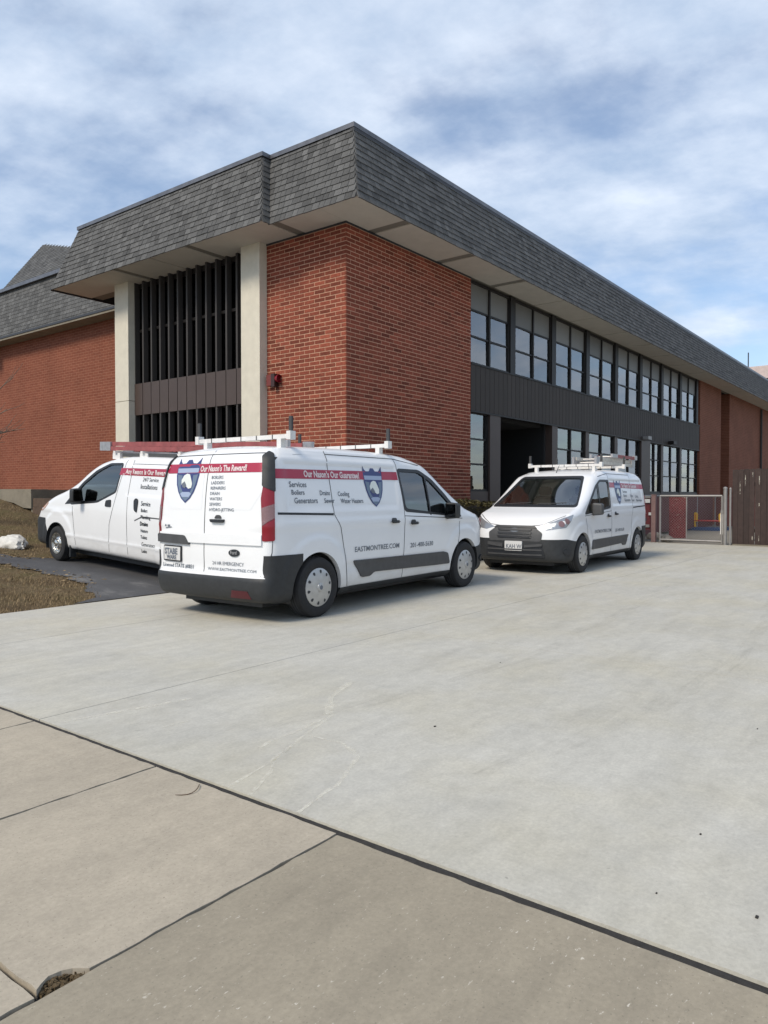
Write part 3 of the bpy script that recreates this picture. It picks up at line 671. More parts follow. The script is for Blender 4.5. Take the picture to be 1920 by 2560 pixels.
# ------------------------------------------------------------------ church wing at the left
def wing():
    b = thing('church_wing', 'lower brick wing at the left with slate roof rising to a peak', 'building', FR)
    MB().box(1.5, 2.2, 7.2, 17.6, 0.2, Z_S).box(1.5, 12, 17.6, 17.9, .2, Z_S).box(2.3, 14, 17.9, 40, 0.2, Z_S).build('wall', M_brickL, b)
    core = MB(); c = []
    shingle_run(c, (1.08, 40, Z_S + .03), (1.08, 7.0, Z_S + .03), (1.5, 40, 8.0), (1.5, 7.0, 8.0), core)
    # steep upper roof rising to a peak
    A = (1.5, 16.3, 8.06); Bc = (1.5, 9.6, 8.06); P = (3.2, 16.75, 10.15); C = (4.6, 21.0, 8.06); D = (9, 21, 8.06); E2 = (9, 9.6, 8.06)
    shingle_run(c, A, Bc, P, (3.2, 16.7, 10.15), core); shingle_run(c, C, A, P, P, core)
    core.add([Bc, E2, D, C, P], [(0, 1, 4), (1, 2, 4), (2, 3, 4)])
    core.add([(1.5, 7, 8.0), (1.5, 40, 8.0), (14, 40, 8.0), (14, 7, 8.0)], [(0, 1, 2, 3)])
    roof = core.build('slate_roof', M_roofcore, b); rest = MB()
    for d, basis, pos, w, h, full in c:
        mt = Matrix.Translation(pos) @ basis; sh = min(1, max(0, random.gauss(0.5, .24)))
        vs = [(0, 0, 0.001), (w, 0, 0.001), (w, h, 0.001), (0, h, 0.001), (0, 0, .016), (w, 0, .016), (w, h, 0.004), (0, h, 0.004)]
        rest.add([mt @ Vector(p) for p in vs], [(0, 1, 5, 4), (1, 2, 6, 5), (3, 0, 4, 7), (4, 5, 6, 7)], sh)
    tag(rest.build('shingles', M_shingle, roof), kind='stuff')
    MB().box(1.38, 1.62, 9.5, 16.32, 7.98, 8.09).build('ridge_board', M_flash, b)
    MB().box(1.02, 1.6, 7.0, 40, Z_S - .06, Z_S + .02).build('eave', M_ledge, b)
    MB().box(1.0, 1.075, 7.0, 40, Z_S + .0, Z_S + .06).build('gutter', M_flashdark, b)
    l = thing('floodlight', 'pale floodlight fixed under the left eave', 'lamp', FR @ Matrix.Translation((0.9, 16.3, 6.2)))
    MB().box(-0.12, 0.1, -0.05, 0.45, -0.04, 0.1).build('housing', M_flashdark, l); MB().box(-0.16, 0.08, -0.03, 0.42, -0.075, -0.041).build('lens', M_plate, l)
    w = thing('retaining_wall', 'low weathered concrete retaining wall at the foot of the left brick wing', 'low wall', FR)
    MB().prism([(9.5, 1.02), (9.5, 1.50), (15.5, 1.54), (15.5, 1.2), (11.2, 1.24), (10.4, 1.15), (9.9, 1.03)], -1.0, -0.55, 'x').build('concrete_face', M_ledge, w)
    MB().box(-0.95, 1.4, 9.52, 9.6, 0.6, 1.49).box(-0.5, 1.5, 9.6, 15.5, 1.3, 1.46).build('backfill', M_ledge, w)
    w = thing('timber_edging', 'dark timber edging board between the retaining wall and the van', 'edging', FR)
    for k in range(3): MB().box(-0.98 + .012 * k, -0.85, 7.6, 9.49, 0.62 + .22 * k, 0.835 + .22 * k).build('board', M_timber, w)
    bb = MB().box(76, 90, -2, 13, -0.3, 13.6); far = thing('distant_building', 'far brick building with pale roof showing above the mansard at the right', 'building', FR)
    bb.build('wall', M_brickR, far); MB().add([(75.7, -2.3, 13.6), (75.7, 13.3, 13.6), (78, 11, 15.3), (78, 0, 15.3), (88, 11, 15.3), (88, 0, 15.3), (90.3, 13.3, 13.6), (90.3, -2.3, 13.6)], [(0, 1, 2, 3), (3, 2, 4, 5), (1, 6, 4, 2), (0, 3, 5, 7), (7, 5, 4, 6)]).build('roof', simple('pale_roof', (0.42, 0.34, 0.30), 0.8, nz=(2, .2)), far)
    t = MB().tube([(34.4, 0.3, 7.9), (34.4, 0.3, 9.2)], 0.03, 8).build('mast', M_flashdark); t.matrix_world = FR; tag(t, 'thin dark mast standing on the far roof edge', 'mast')
wing()

# ------------------------------------------------------------------ plants, stones
def hedge():
    h = thing('hedge', 'low clipped olive brown hedge at the foot of the brick corner', 'hedge', FR)
    def top(u): return 1.22 - 0.05 * abs(u - 2.9) - 0.03 * math.sin(u * 4)
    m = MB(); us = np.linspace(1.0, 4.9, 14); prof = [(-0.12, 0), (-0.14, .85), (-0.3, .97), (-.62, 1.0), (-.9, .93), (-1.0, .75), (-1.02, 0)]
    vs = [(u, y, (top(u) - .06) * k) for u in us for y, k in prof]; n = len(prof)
    m.add(vs, [(i * n + k, (i + 1) * n + k, (i + 1) * n + k + 1, i * n + k + 1) for i in range(13) for k in range(n - 1)]).build('twigs', M_hedgein, h)  # solid dark inner mass; shade between the leaves put into its colour
    m = MB()
    for k in range(9000):
        u = 0.9 + random.random() * 4.1; q = random.random(); tp = top(u)
        if q < .55: y = -0.1 - random.random() * .95; z = tp * (1 - 0.25 * max(0, abs(y + .57) - .3)) + random.gauss(0, .02)
        else: y = -1.03 + random.gauss(0, .03); z = random.random() * tp
        s = 0.018 + random.random() * .02; mt = Matrix.Translation((u, y, z)) @ Matrix.Rotation(random.random() * 6.28, 4, 'Z') @ Matrix.Rotation(random.uniform(-1.2, 1.2), 4, 'X')
        m.add([mt @ Vector(p) for p in [(-s, 0, 0), (0, -s * .5, .003), (s, 0, 0), (0, s * .5, .003)]], [(0, 1, 2, 3)], random.random())
    m.build('leaves', M_hedge, h)
hedge()
def lump(name, m, label, cat, mw, size, seed, group=None):
    bm = bmesh.new(); bmesh.ops.create_icosphere(bm, subdivisions=4, radius=1); r = random.Random(seed); ph = [r.uniform(0, 6) for _ in range(9)]
    for v in bm.verts:
        p = v.co.copy(); d = 1 + 0.10 * math.sin(3 * p.x + ph[0]) * math.sin(3 * p.y + ph[1]) + .07 * math.sin(7 * p.x + ph[2]) * math.sin(6 * p.z + ph[3]) + .05 * math.sin(13 * p.y + ph[4]) * math.sin(12 * p.x + ph[5]) + .03 * math.sin(25 * p.x + ph[6]) * math.sin(23 * p.y + ph[7])
        v.co = Vector((p.x * size[0], p.y * size[1], max(p.z, -0.35) * size[2])) * d
    me = bpy.data.meshes.new(name); bm.to_mesh(me); bm.free(); me.materials.append(m); smooth_mesh(me, 50)
    a = me.attributes.new('shade', 'FLOAT', 'POINT')
    o = link(name, me, mw=mw); return tag(o, label, cat, group)
lump('boulder', M_rock, 'long rough white stone lying in front of the left van bumper', 'stone', FR @ Matrix.Translation((-3.05, 6.25, 0.36)) @ Matrix.Rotation(R(80), 4, 'Z'), (0.62, 0.24, 0.19), 3)
for i, (u, v, s, lb) in enumerate([(11.9, -2.15, .22, 'broken grey concrete lump at the foot of the red gate post'), (12.4, -2.0, .2, 'flat grey concrete lump behind the red gate post'), (12.9, -1.5, .26, 'grey concrete lump against the maroon screen fence'), (11.5, -2.3, .1, 'small grey concrete chip in front of the gate')]):
    lump('rubble_block', M_rubble, lb, 'rubble', FR @ Matrix.Translation((u, v, 0.05)) @ Matrix.Rotation(i, 4, 'Z'), (s, s * .7, s * .6), 20 + i, 'broken concrete lumps by the gate')

def bare_tree():
    t = thing('bare_tree', 'leafless tree whose bare twigs reach in at the left edge', 'tree', Matrix.Translation((-9.6, 16.2, T(-1, 8))))
    m = MB(); pts = [(0, 0, -0.2), (0.05, 0, 1.2), (0.0, 0.1, 2.2), (.1, 0, 3.4)]; m.tube(pts, [.11, .09, .075, .05], 10); m.build('trunk', M_bark, t, 60)
    r = random.Random(5); m = MB()
    def br(p, d, l, rad, depth):
        q = [p]
        for k in range(5):
            d = (d + Vector((r.gauss(0, .16), r.gauss(0, .16), r.gauss(0.05, .14)))).normalized(); q.append(q[-1] + d * l / 5)
        m.tube(q, [rad * (1 - .14 * i) for i in range(6)], 5, caps=False)
        if depth:
            for k in range(3): br(q[2 + k], (d + Vector((r.gauss(0, .6), r.gauss(0, .6), r.gauss(.1, .4)))).normalized(), l * .6, rad * .55, depth - 1)
    for k in range(7):
        a = k * .9; br(Vector((0.03, 0, 1.3 + .32 * k)), Vector((math.cos(a), math.sin(a), .55)).normalized(), 1.35 - .06 * k, .028, 2)
    br(Vector((0.03, 0, 1.6)), Vector((.9, -.1, .5)), 1.5, .03, 2); br(Vector((0.03, 0, 2.4)), Vector((.9, .1, .3)), 1.4, .028, 2)
    m.build('branches', M_bark, t, 60)
bare_tree()

# ------------------------------------------------------------------ fences and the yard
def fences():
    f = thing('board_fence', 'tall dark brown board fence at the right with gaps between worn boards', 'fence', FR @ Matrix.Translation((11.4, -4.02, 0)))
    MB().box(0.03, 0.09, -6.5, 0, 0.35, 0.45).box(0.03, 0.09, -6.5, 0, 1.6, 1.7).build('rail', M_board, f)
    for k in range(46):
        y1 = -k * 0.14; g = 0.006 + (0.012 if k in (6, 8, 3) else 0); top = 2.06 + random.uniform(-.02, .02)
        pts = [(y1 - .14 + g, 0.03), (y1, 0.03), (y1, top - .02), (y1 - .03, top), (y1 - .11, top), (y1 - .14 + g, top - .02)]
        MB().prism(pts, -0.012 + random.uniform(-.004, .004), 0.028, 'x', random.random()).build('board', M_board, f)
    m = MB()
    for y, z, h in [(-.19, 1.55, .35), (-.32, 1.75, .28), (-.5, 1.9, .12), (-.66, 1.75, .22), (-.66, 1.1, .08), (-.5, .2, .1), (-.66, .2, .14)]:
        m.box(-0.0155, -0.0135, y - .008, y + .008, z - h / 2, z + h / 2)
    tag(m.build('pale_scrapes', M_scuff, f), kind='stuff')
    MB().box(-0.02, 0.06, -6.5, 0.02, -.03, 0.028).build('kerb', M_ledge, f)
    for lab, v, r, h, wd in (('wide grey steel post between the chain link gate and board fence', -3.86, .05, 1.52, .06), ('thin grey steel pipe against the end of the board fence', -3.99, .028, 1.5, .04)):
        p = thing('steel_post', lab, 'post', FR @ Matrix.Translation((11.3, v, 0)), 'steel posts at the end of the board fence')
        MB().tube([(0, 0, -.05), (0, 0, h)], r, 12).build('pipe', M_galv, p, 50); MB().lathe([(r * 1.2, 0), (r * 1.15, .03), (r * .6, .055), (0, .06)], 12, 'z', (0, 0, h)).build('cap', M_galv, p)
    # chain link gate
    g = thing('chain_link_gate', 'low chain link gate with grey tube frame, closed', 'gate', FR @ Matrix.Translation((11.4, -2.1, 0)))
    w, h = 1.66, 1.33
    for n_, pts in (('top_rail', [(0, 0, h), (0, -w, h)]), ('bottom_rail', [(0, 0, .08), (0, -w, .08)]), ('upright', [(0, 0, 0.0), (0, 0, h)]), ('upright', [(0, -w, .0), (0, -w, h)])):
        MB().tube(pts, 0.03, 10).build(n_, M_galv, g, 50)
    m = MB(); s = 0.075
    for k in range(int((w + h) / s)):
        for sg in (1, -1):
            a = k * s; y0, z0 = (a, .08) if a < w else (w, .08 + a - w); y1, z1 = (0, .08 + a) if a < h - .08 else (a - (h - .08), h)
            if sg < 0: y0, y1 = w - y0, w - y1
            m.tube([(sg * .002, -y0, z0), (sg * .002, -y1, z1)], 0.0017, 3, caps=False)
    tag(m.build('wire_mesh', M_galv, g), kind='stuff')
    MB().box(-0.04, 0.04, -w - .1, -w + .03, .85, .93).build('latch', M_galv, g)
    MB().box(-0.02, 0.0, -w - .06, -w + .04, .28, .85).build('latch_plate', M_rack, g)
    # red fence left of the gate
    f = thing('red_fence', 'short faded red fence with grey bars and a white sign behind the third van', 'fence', FR @ Matrix.Translation((11.42, -0.2, 0)))
    for k in range(11): MB().box(0, 0.03, -1.62 + k * .15, -1.475 + k * .15, 0.35, 1.3).build('slat', M_redwood, f)
    MB().box(-0.03, 0.0, -1.62, 0.0, 1.27, 1.33).build('rail', M_galv, f); MB().box(-0.04, 0.0, -1.6, 0, .42, .50).build('rail', M_galv, f); MB().box(-0.03, 0.0, -1.5, 0, .80, .84).build('rail', M_galv, f)
    MB().box(-0.05, -0.041, -1.62, -1.33, 1.13, 1.24).build('sign', M_plate, f)
    MB().box(-0.05, -0.031, -1.66, -1.58, .77, .85).build('clip', M_plate, f)
    p = thing('gate_post', 'square weathered red timber post left of the chain link gate', 'post', FR @ Matrix.Translation((11.38, -1.93, 0)))
    MB().box(-.06, .06, -.06, .06, -.05, 1.35).build('post', M_post, p); MB().box(-.07, .07, -.07, .07, 1.35, 1.37).build('cap', M_post, p)
    f = thing('red_hoarding', 'scratched dark red panel just behind the left end of the gate', 'panel', FR @ Matrix.Translation((12.0, -2.22, 0)))
    MB().box(0, .03, -.44, 0.05, .10, 1.3).build('board', M_redwood, f); m = MB()
    for k in range(16): y, z = -.42 + random.random() * .4, .3 + random.random(); m.box(-.003, -.001, y, y + .03 + .04 * random.random(), z, z + .008)
    tag(m.build('scratches', M_scuff, f), kind='stuff'); MB().box(-.02, .0, -.46, -.43, .0, 1.34).build('stile', M_galv, f)
    # maroon windscreen fence running along the building
    f = thing('screen_fence', 'low maroon fabric screen fence running along the building behind the gate', 'fence', FR @ Matrix.Translation((12.6, -0.75, 0)))
    x = 0.0
    for L in (2.6, 2.6, 2.6, 2.4):
        MB().box(x + .04, x + L - .04, -.01, .01, 0.06, 1.28).build('fabric', M_maroon, f); MB().tube([(x, 0, -.02), (x, 0, 1.36)], .03, 10).build('post', M_galv, f, 50); x += L
    MB().tube([(0, 0, 1.33), (x, 0, 1.33)], .025, 8).build('top_rail', M_galv, f, 50)
    f = thing('screen_fence', 'maroon screen panel across the far end of the yard', 'fence', FR @ Matrix.Translation((23.0, -0.8, 0)))
    for k in range(3): MB().box(-.01, .01, -1.0 * k - .97, -1.0 * k - .03, 0.06, 1.3).build('fabric', M_maroon, f); MB().tube([(0, -1.0 * k, 0), (0, -1.0 * k, 1.36)], .025, 8).build('post', M_galv, f)
    # seesaw-like play frame on a blue mat
    t = thing('seesaw', 'play frame with yellow end panels and red tube between them', 'playground toy', FR @ Matrix.Translation((20.0, -1.3, 0)))
    for y in (-.62, .42):
        p = MB().prism([(y, .32), (y + .26, .32), (y + .27, .62), (y + .2, .68), (y + .05, .68), (y - .01, .62)], -.03, .03, 'x').build('end_panel', M_yellow, t)
        for k in range(3): MB().box(-.034, -.031, y + .06 + k * .06, y + .085 + k * .06, .38, .6).build('print', M_orange, p)
        MB().prism([(y + .05, .12), (y + .17, .12), (y + .15, .32), (y + .08, .32)], -.02, .02, 'x').build('foot', M_yellow, t)
    MB().tube([(0, -.6, .36), (0, .6, .36)], .035, 12).build('tube', M_redtube, t, 50)
    mt = MB().box(-.5, .5, -.62, .66, 0.0, .10).build('play_mat', M_bluemat); mt.matrix_world = FR @ Matrix.Translation((20.0, -1.3, 0)); tag(mt, 'blue mat lying under the play frame', 'mat')
fences()

# ------------------------------------------------------------------ vans: smooth bodies from blended outlines
def catmull(pts, n=5):
    P = [np.array(p, float) for p in pts]; out = []; k = len(P)
    for i in range(k):
        p0, p1, p2, p3 = P[i - 1], P[i], P[(i + 1) % k], P[(i + 2) % k]
        d = lambda a, b: max(np.linalg.norm(a - b), 1e-6) ** 0.5
        t0 = 0; t1 = t0 + d(p0, p1); t2 = t1 + d(p1, p2); t3 = t2 + d(p2, p3)
        for j in range(n):
            t = t1 + (t2 - t1) * j / n
            A1 = (t1 - t) / (t1 - t0) * p0 + (t - t0) / (t1 - t0) * p1; A2 = (t2 - t) / (t2 - t1) * p1 + (t - t1) / (t2 - t1) * p2; A3 = (t3 - t) / (t3 - t2) * p2 + (t - t2) / (t3 - t2) * p3
            B1 = (t2 - t) / (t2 - t0) * A1 + (t - t0) / (t2 - t0) * A2; B2 = (t3 - t) / (t3 - t1) * A2 + (t - t1) / (t3 - t1) * A3
            out.append((t2 - t) / (t2 - t1) * B1 + (t - t1) / (t2 - t1) * B2)
    return np.array(out)
class SDF2:
    """signed distance to a closed outline, tabulated on a fine grid"""
    def __init__(s, poly, lo, hi, h=0.012):
        s.lo = np.array(lo); s.h = h; nx, ny = [int((b - a) / h) + 2 for a, b in zip(lo, hi)]
        X, Y = np.meshgrid(lo[0] + np.arange(nx) * h, lo[1] + np.arange(ny) * h, indexing='ij'); d = np.full(X.shape, 9e9); ins = np.zeros(X.shape, bool)
        A = poly; B = np.roll(poly, -1, 0)
        for a, b in zip(A, B):
            e = b - a; l = e @ e
            if l < 1e-12: continue
            t = np.clip(((X - a[0]) * e[0] + (Y - a[1]) * e[1]) / l, 0, 1); dx = X - a[0] - t * e[0]; dy = Y - a[1] - t * e[1]; d = np.minimum(d, dx * dx + dy * dy)
            c = (a[1] > Y) != (b[1] > Y)
            if abs(e[1]) > 1e-12: ins ^= c & (X < a[0] + (Y - a[1]) / e[1] * e[0])
        s.g = np.where(ins, -1, 1) * np.sqrt(d); s.n = (nx, ny)
    def __call__(s, x, y):
        fx = np.clip((x - s.lo[0]) / s.h, 0, s.n[0] - 1.001); fy = np.clip((y - s.lo[1]) / s.h, 0, s.n[1] - 1.001); i = fx.astype(int); j = fy.astype(int); u = fx - i; v = fy - j; g = s.g
        return (g[i, j] * (1 - u) + g[i + 1, j] * u) * (1 - v) + (g[i, j + 1] * (1 - u) + g[i + 1, j + 1] * u) * v
def rmax(a, b, r): return np.minimum(-r, np.maximum(a, b)) + np.hypot(np.maximum(a + r, 0), np.maximum(b + r, 0))
def grad(f, P, e=0.012):
    g = np.stack([f(P + d) - f(P - d) for d in np.eye(3) * e], 1); return g / np.maximum(np.linalg.norm(g, axis=1, keepdims=True), 1e-9)
def surfnet(f, lo, hi, h):
    n = [int((b - a) / h) + 2 for a, b in zip(lo, hi)]; ax = [lo[i] + np.arange(n[i]) * h for i in range(3)]
    G = np.stack(np.meshgrid(*ax, indexing='ij'), -1); V = f(G.reshape(-1, 3)).reshape(n); S = V < 0
    acc = np.zeros([k - 1 for k in n] + [3]); cnt = np.zeros([k - 1 for k in n])
    sl = lambda c: tuple(slice(c[i], n[i] - 1 + c[i]) for i in range(3))
    cs = [(a, b, c) for a in (0, 1) for b in (0, 1) for c in (0, 1)]
    for c in cs:
        for k in range(3):
            if c[k]: continue
            c2 = tuple(c[i] + (i == k) for i in range(3)); va, vb = V[sl(c)], V[sl(c2)]; x = (va < 0) != (vb < 0); t = np.where(x, va / np.where(x, va - vb, 1), 0)
            for i in range(3): acc[..., i] += np.where(x, c[i] + (t if i == k else 0), 0)
            cnt += x
    m = cnt > 0; idx = -np.ones(m.shape, int); idx[m] = np.arange(m.sum()); I = np.argwhere(m)
    P = np.array(lo) + (I + acc[m] / cnt[m][:, None]) * h
    Q = []
    for k in range(3):
        a, b = [i for i in range(3) if i != k]; s0 = [slice(1, n[i] - 1) for i in range(3)]; s0[k] = slice(0, n[k] - 1); s1 = list(s0); s1[k] = slice(1, n[k])
        A, B = S[tuple(s0)], S[tuple(s1)]; E = np.argwhere(A != B)
        if not len(E): continue
        E0 = E.copy()
        for i in range(3):
            if i != k: E0[:, i] += 1
        def cell(da, db):
            q = E0.copy(); q[:, a] += da; q[:, b] += db; return idx[q[:, 0], q[:, 1], q[:, 2]]
        q = np.stack([cell(-1, -1), cell(0, -1), cell(0, 0), cell(-1, 0)], 1); inside = A[tuple(E.T)]
        flip = inside if k != 1 else ~inside
        q[~flip] = q[~flip][:, ::-1]; Q.append(q)
    for _ in range(3):
        g = grad(f, P, 0.006); P = P - g * f(P)[:, None] * 0.9
    return P, np.concatenate(Q)
def np_mesh(name, P, Q, m=None):
    me = bpy.data.meshes.new(name); me.from_pydata(P.tolist(), [], Q.tolist()); me.update()
    if m: me.materials.append(m)
    return me
def boolean(me, ops):
    """exact cuts: ops is a list of (mesh, 'DIFFERENCE' | 'INTERSECT')"""
    o = bpy.data.objects.new('work', me); COL.objects.link(o); tmp = [o]
    for c, op in ops:
        co = bpy.data.objects.new('cut', c); COL.objects.link(co); tmp.append(co)
        md = o.modifiers.new('b', 'BOOLEAN'); md.operation = op; md.object = co; md.solver = 'MANIFOLD'
    dg = bpy.context.evaluated_depsgraph_get(); dg.update(); r = bpy.data.meshes.new_from_object(o.evaluated_get(dg))
    for t in tmp: bpy.data.objects.remove(t)
    return r
def set_normals(me, f, iso=0.0):
    n = len(me.vertices); co = np.empty(n * 3); me.vertices.foreach_get('co', co); co = co.reshape(-1, 3); g = grad(f, co); near = np.abs(f(co) - iso) < 0.006
    me.polygons.foreach_set('use_smooth', [True] * len(me.polygons)); nl = len(me.loops); lv = np.empty(nl, int); me.loops.foreach_get('vertex_index', lv)
    pn = np.empty(len(me.polygons) * 3); me.polygons.foreach_get('normal', pn); pn = pn.reshape(-1, 3); lt = np.empty(len(me.polygons), int); me.polygons.foreach_get('loop_total', lt)
    fn = np.repeat(pn, lt, 0); gn = g[lv]; use = near[lv] & ((fn * gn).sum(1) > 0.55)
    me.normals_split_custom_set(np.where(use[:, None], gn, fn).tolist())
def inside(poly, p):
    c = False; n = len(poly); x, y = p
    for i in range(n):
        a, b = poly[i], poly[i - 1]
        if (a[1] > y) != (b[1] > y) and x < (b[0] - a[0]) * (y - a[1]) / (b[1] - a[1]) + a[0]: c = not c
    return c
def roundpoly(pts, r, n=4):
    """a polygon with its corners rounded by r"""
    out = []; k = len(pts)
    for i in range(k):
        p0, p, p1 = [np.array(pts[j % k], float) for j in (i - 1, i, i + 1)]; a = p0 - p; b = p1 - p; la, lb = np.linalg.norm(a), np.linalg.norm(b); q = min(r, la * .45, lb * .45)
        A = p + a / la * q; B = p + b / lb * q
        for j in range(n + 1): t = j / n; out.append(tuple((1 - t) ** 2 * A + 2 * t * (1 - t) * p + t * t * B))
    return out

class VanBody:
    def __init__(s, side, plan, cross, axles, arch, L, feats, crown=0.06, wrap=0.10):
        s.x0 = min(p[0] for p in side) - .12; s.d1 = SDF2(catmull(side), (-1.0, -.3), (L + .4, 2.3)); s.d2 = SDF2(catmull(plan, 4), (-1.0, -1.3), (L + .4, 1.3)); s.d3 = SDF2(catmull(cross, 4), (-1.3, -.3), (1.3, 2.5))
        s.ax = axles; s.arch = arch; s.L = L; s.feats = feats; s.crown = crown; s.wrap = wrap
    def f(s, P):
        x, y, z = P[:, 0], P[:, 1], P[:, 2]; ay = np.abs(y); y2 = ay * ay
        zc = z + s.crown * y2 * ss(1.0, 1.5, z); xs = x + s.wrap * y2 * ss(2.6, 3.6, x) - 0.05 * y2 * ss(1.2, .3, x)
        d = rmax(rmax(s.d1(xs, zc), s.d3(ay, z), 0.10), s.d2(x, ay), 0.07)
        w = ss(.55, .75, ay); disp = 0
        for axx in s.ax:
            r = np.hypot(x - axx, z - .32); disp = disp + 0.020 * ss(.60, .50, r) * ss(-1, .0, z)
        for (x0, x1, z0, z1, dep, soft) in s.feats:
            q = ss(x0, x0 + soft, x) * ss(x1, x1 - soft, x) * ss(z0, z0 + soft, z) * ss(z1, z1 - soft, z); disp = disp + dep * q
        return d - disp * w
    def project(s, P, D):
        P = np.array(P, float); D = np.array(D, float); t = np.zeros(len(P)); best = np.full(len(P), 9.0); tb = t.copy()
        for _ in range(60):
            v = s.f(P + D * t[:, None]); b = v < best; best[b] = v[b]; tb[b] = t[b]; t = np.minimum(t + v * 0.8, 4.0)
            if np.abs(v).max() < 1e-4: break
        Q = P + D * tb[:, None]
        for _ in range(6):                        # points whose line passes beside the body slide onto it
            v = s.f(Q); g = grad(s.f, Q, .01); Q = np.where((np.abs(v) > 1e-3)[:, None], Q - g * v[:, None], Q)
        return Q
    def mesh(s, off=0.0, h=0.035):
        f = lambda P: s.f(P) - off; return surfnet(f, (s.x0, -1.05, .05), (s.L + .12, 1.05, 2.0), h)
AX = {'R': ((1, 0, 0), (0, 0, 1), (0, 1, 0), (0, -1.4, 0)), 'L': ((-1, 0, 0), (0, 0, 1), (0, -1, 0), (0, 1.4, 0)),
      'B': ((0, -1, 0), (0, 0, 1), (1, 0, 0), (-.6, 0, 0)), 'F': ((0, 1, 0), (0, 0, 1), (-1, 0, 0), (5.4, 0, 0))}
def patch(body, side, outline, off, grid=0.06, holes=(), skirt=0.008, axes=None):
    """a skin lying on the body: outline is in (horizontal, height) as seen from that side"""
    A, B, D, O = [np.array(q, float) for q in (axes or AX[side])]
    def dens(poly):
        o = []
        for a, b in zip(poly, list(poly[1:]) + [poly[0]]):
            k = max(1, int(math.dist(a, b) / grid)); o += [(a[0] + (b[0] - a[0]) * i / k, a[1] + (b[1] - a[1]) * i / k) for i in range(k)]
        return o
    loops = [dens(list(outline))] + [dens(list(h)) for h in holes]; pts = []; ed = []
    for l in loops:
        o = len(pts); pts += l; ed += [(o + i, o + (i + 1) % len(l)) for i in range(len(l))]
    xs = [p[0] for p in loops[0]]; ys = [p[1] for p in loops[0]]
    for x in np.arange(min(xs) + grid * .5, max(xs), grid):
        for y in np.arange(min(ys) + grid * .5, max(ys), grid):
            if inside(loops[0], (x, y)) and not any(inside(h, (x, y)) for h in loops[1:]) and min((p[0] - x) ** 2 + (p[1] - y) ** 2 for p in pts[:len(ed)]) > (grid * .3) ** 2: pts.append((x, y))
    V, E, F, *_ = delaunay_2d_cdt([Vector(p) for p in pts], ed, [], 0, 1e-6)
    tri = []
    for f in F:
        c = (sum(V[i].x for i in f) / len(f), sum(V[i].y for i in f) / len(f))
        if inside(loops[0], c) and not any(inside(h, c) for h in loops[1:]): tri.append(tuple(f))
    P0 = np.array([O + A * v.x + B * v.y for v in V]); S = body.project(P0, D); n = grad(body.f, S); P = S + n * off
    mb_v = P.tolist(); 
    cnt = {}
    for t in tri:
        for a, b in zip(t, t[1:] + t[:1]): cnt[(a, b)] = 1
    edge = [e for e in cnt if (e[1], e[0]) not in cnt]
    if skirt:
        k = len(mb_v); mp = {}
        for a, b in edge:
            for q in (a, b):
                if q not in mp: mp[q] = (len(mb_v), len(mb_v) + 1); mb_v += [P[q].tolist(), (P[q] - n[q] * skirt).tolist()]
        tri += [(mp[a][0], mp[a][1], mp[b][1], mp[b][0]) for a, b in edge]
    # orient outward
    me = bpy.data.meshes.new('skin'); me.from_pydata(mb_v, [], tri); me.update()
    fn = sum((me.polygons[i].normal for i in range(min(len(tri), 20))), Vector()); 
    if fn.dot(Vector(-D)) < 0: me.flip_normals()
    smooth_mesh(me, 40); return me
def skin(name, body, side, outline, off, m, parent, **k):
    me = patch(body, side, outline, off, **k); me.name = name; me.materials.append(m); return link(name, me, parent)
def sx(side, pts):
    """side outlines are written with x along the van; the left side reads mirrored"""
    return [(-a, b) for a, b in pts][::-1] if side == 'L' else list(pts)
FONT_CACHE = {}
def text_geo(txt, size, bold=0.0, align='LEFT', space=1.0, shear=0.0):
    cu = bpy.data.curves.new('t', 'FONT'); cu.body = txt; cu.size = size; cu.align_x = align; cu.offset = bold; cu.resolution_u = 2; cu.space_character = space; cu.shear = shear
    o = bpy.data.objects.new('t', cu); COL.objects.link(o); dg = bpy.context.evaluated_depsgraph_get(); dg.update(); me = bpy.data.meshes.new_from_object(o.evaluated_get(dg))
    V = [tuple(v.co) for v in me.vertices]; F = [tuple(p.vertices) for p in me.polygons]; bpy.data.objects.remove(o); bpy.data.meshes.remove(me); return V, F
def lettering(name, body, side, lines, off, m, parent, label=None):
    """lines: (text, horizontal, height, size, bold, stretch[, slope])"""
    A, B, D, O = [np.array(q, float) for q in AX[side]]
    for ln in lines:
        txt, h0, z0, size, bold, st = ln[:6]; V, F = text_geo(txt, size, bold)
        S = body.project(np.array([O + A * (h0 + v[0] * st) + B * (z0 + v[1]) for v in V]), D); S = S + grad(body.f, S) * off
        me = bpy.data.meshes.new(name); me.from_pydata(S.tolist(), [], F); me.materials.append(m); me.update(); o = link(name, me, parent)
    return o
def seam(body, side, lines, w=0.009, off=0.0022):
    """thin dark shut lines"""
    A, B, D, O = [np.array(q, float) for q in AX[side]]; mb = MB()
    for pts in lines:
        q = []
        for a, b in zip(pts[:-1], pts[1:]):
            k = max(1, int(math.dist(a, b) / .05)); q += [(a[0] + (b[0] - a[0]) * i / k, a[1] + (b[1] - a[1]) * i / k) for i in range(k)]
        q.append(pts[-1]); P = []
        for i, p in enumerate(q):
            a, b = q[max(i - 1, 0)], q[min(i + 1, len(q) - 1)]; l = math.dist(a, b) or 1; nx, ny = -(b[1] - a[1]) / l * w / 2, (b[0] - a[0]) / l * w / 2
            P += [O + A * (p[0] + nx) + B * (p[1] + ny), O + A * (p[0] - nx) + B * (p[1] - ny)]
        S = body.project(np.array(P), D); S = S + grad(body.f, S) * off
        mb.add([tuple(x) for x in S], [(2 * i, 2 * i + 1, 2 * i + 3, 2 * i + 2) for i in range(len(q) - 1)])
    return mb
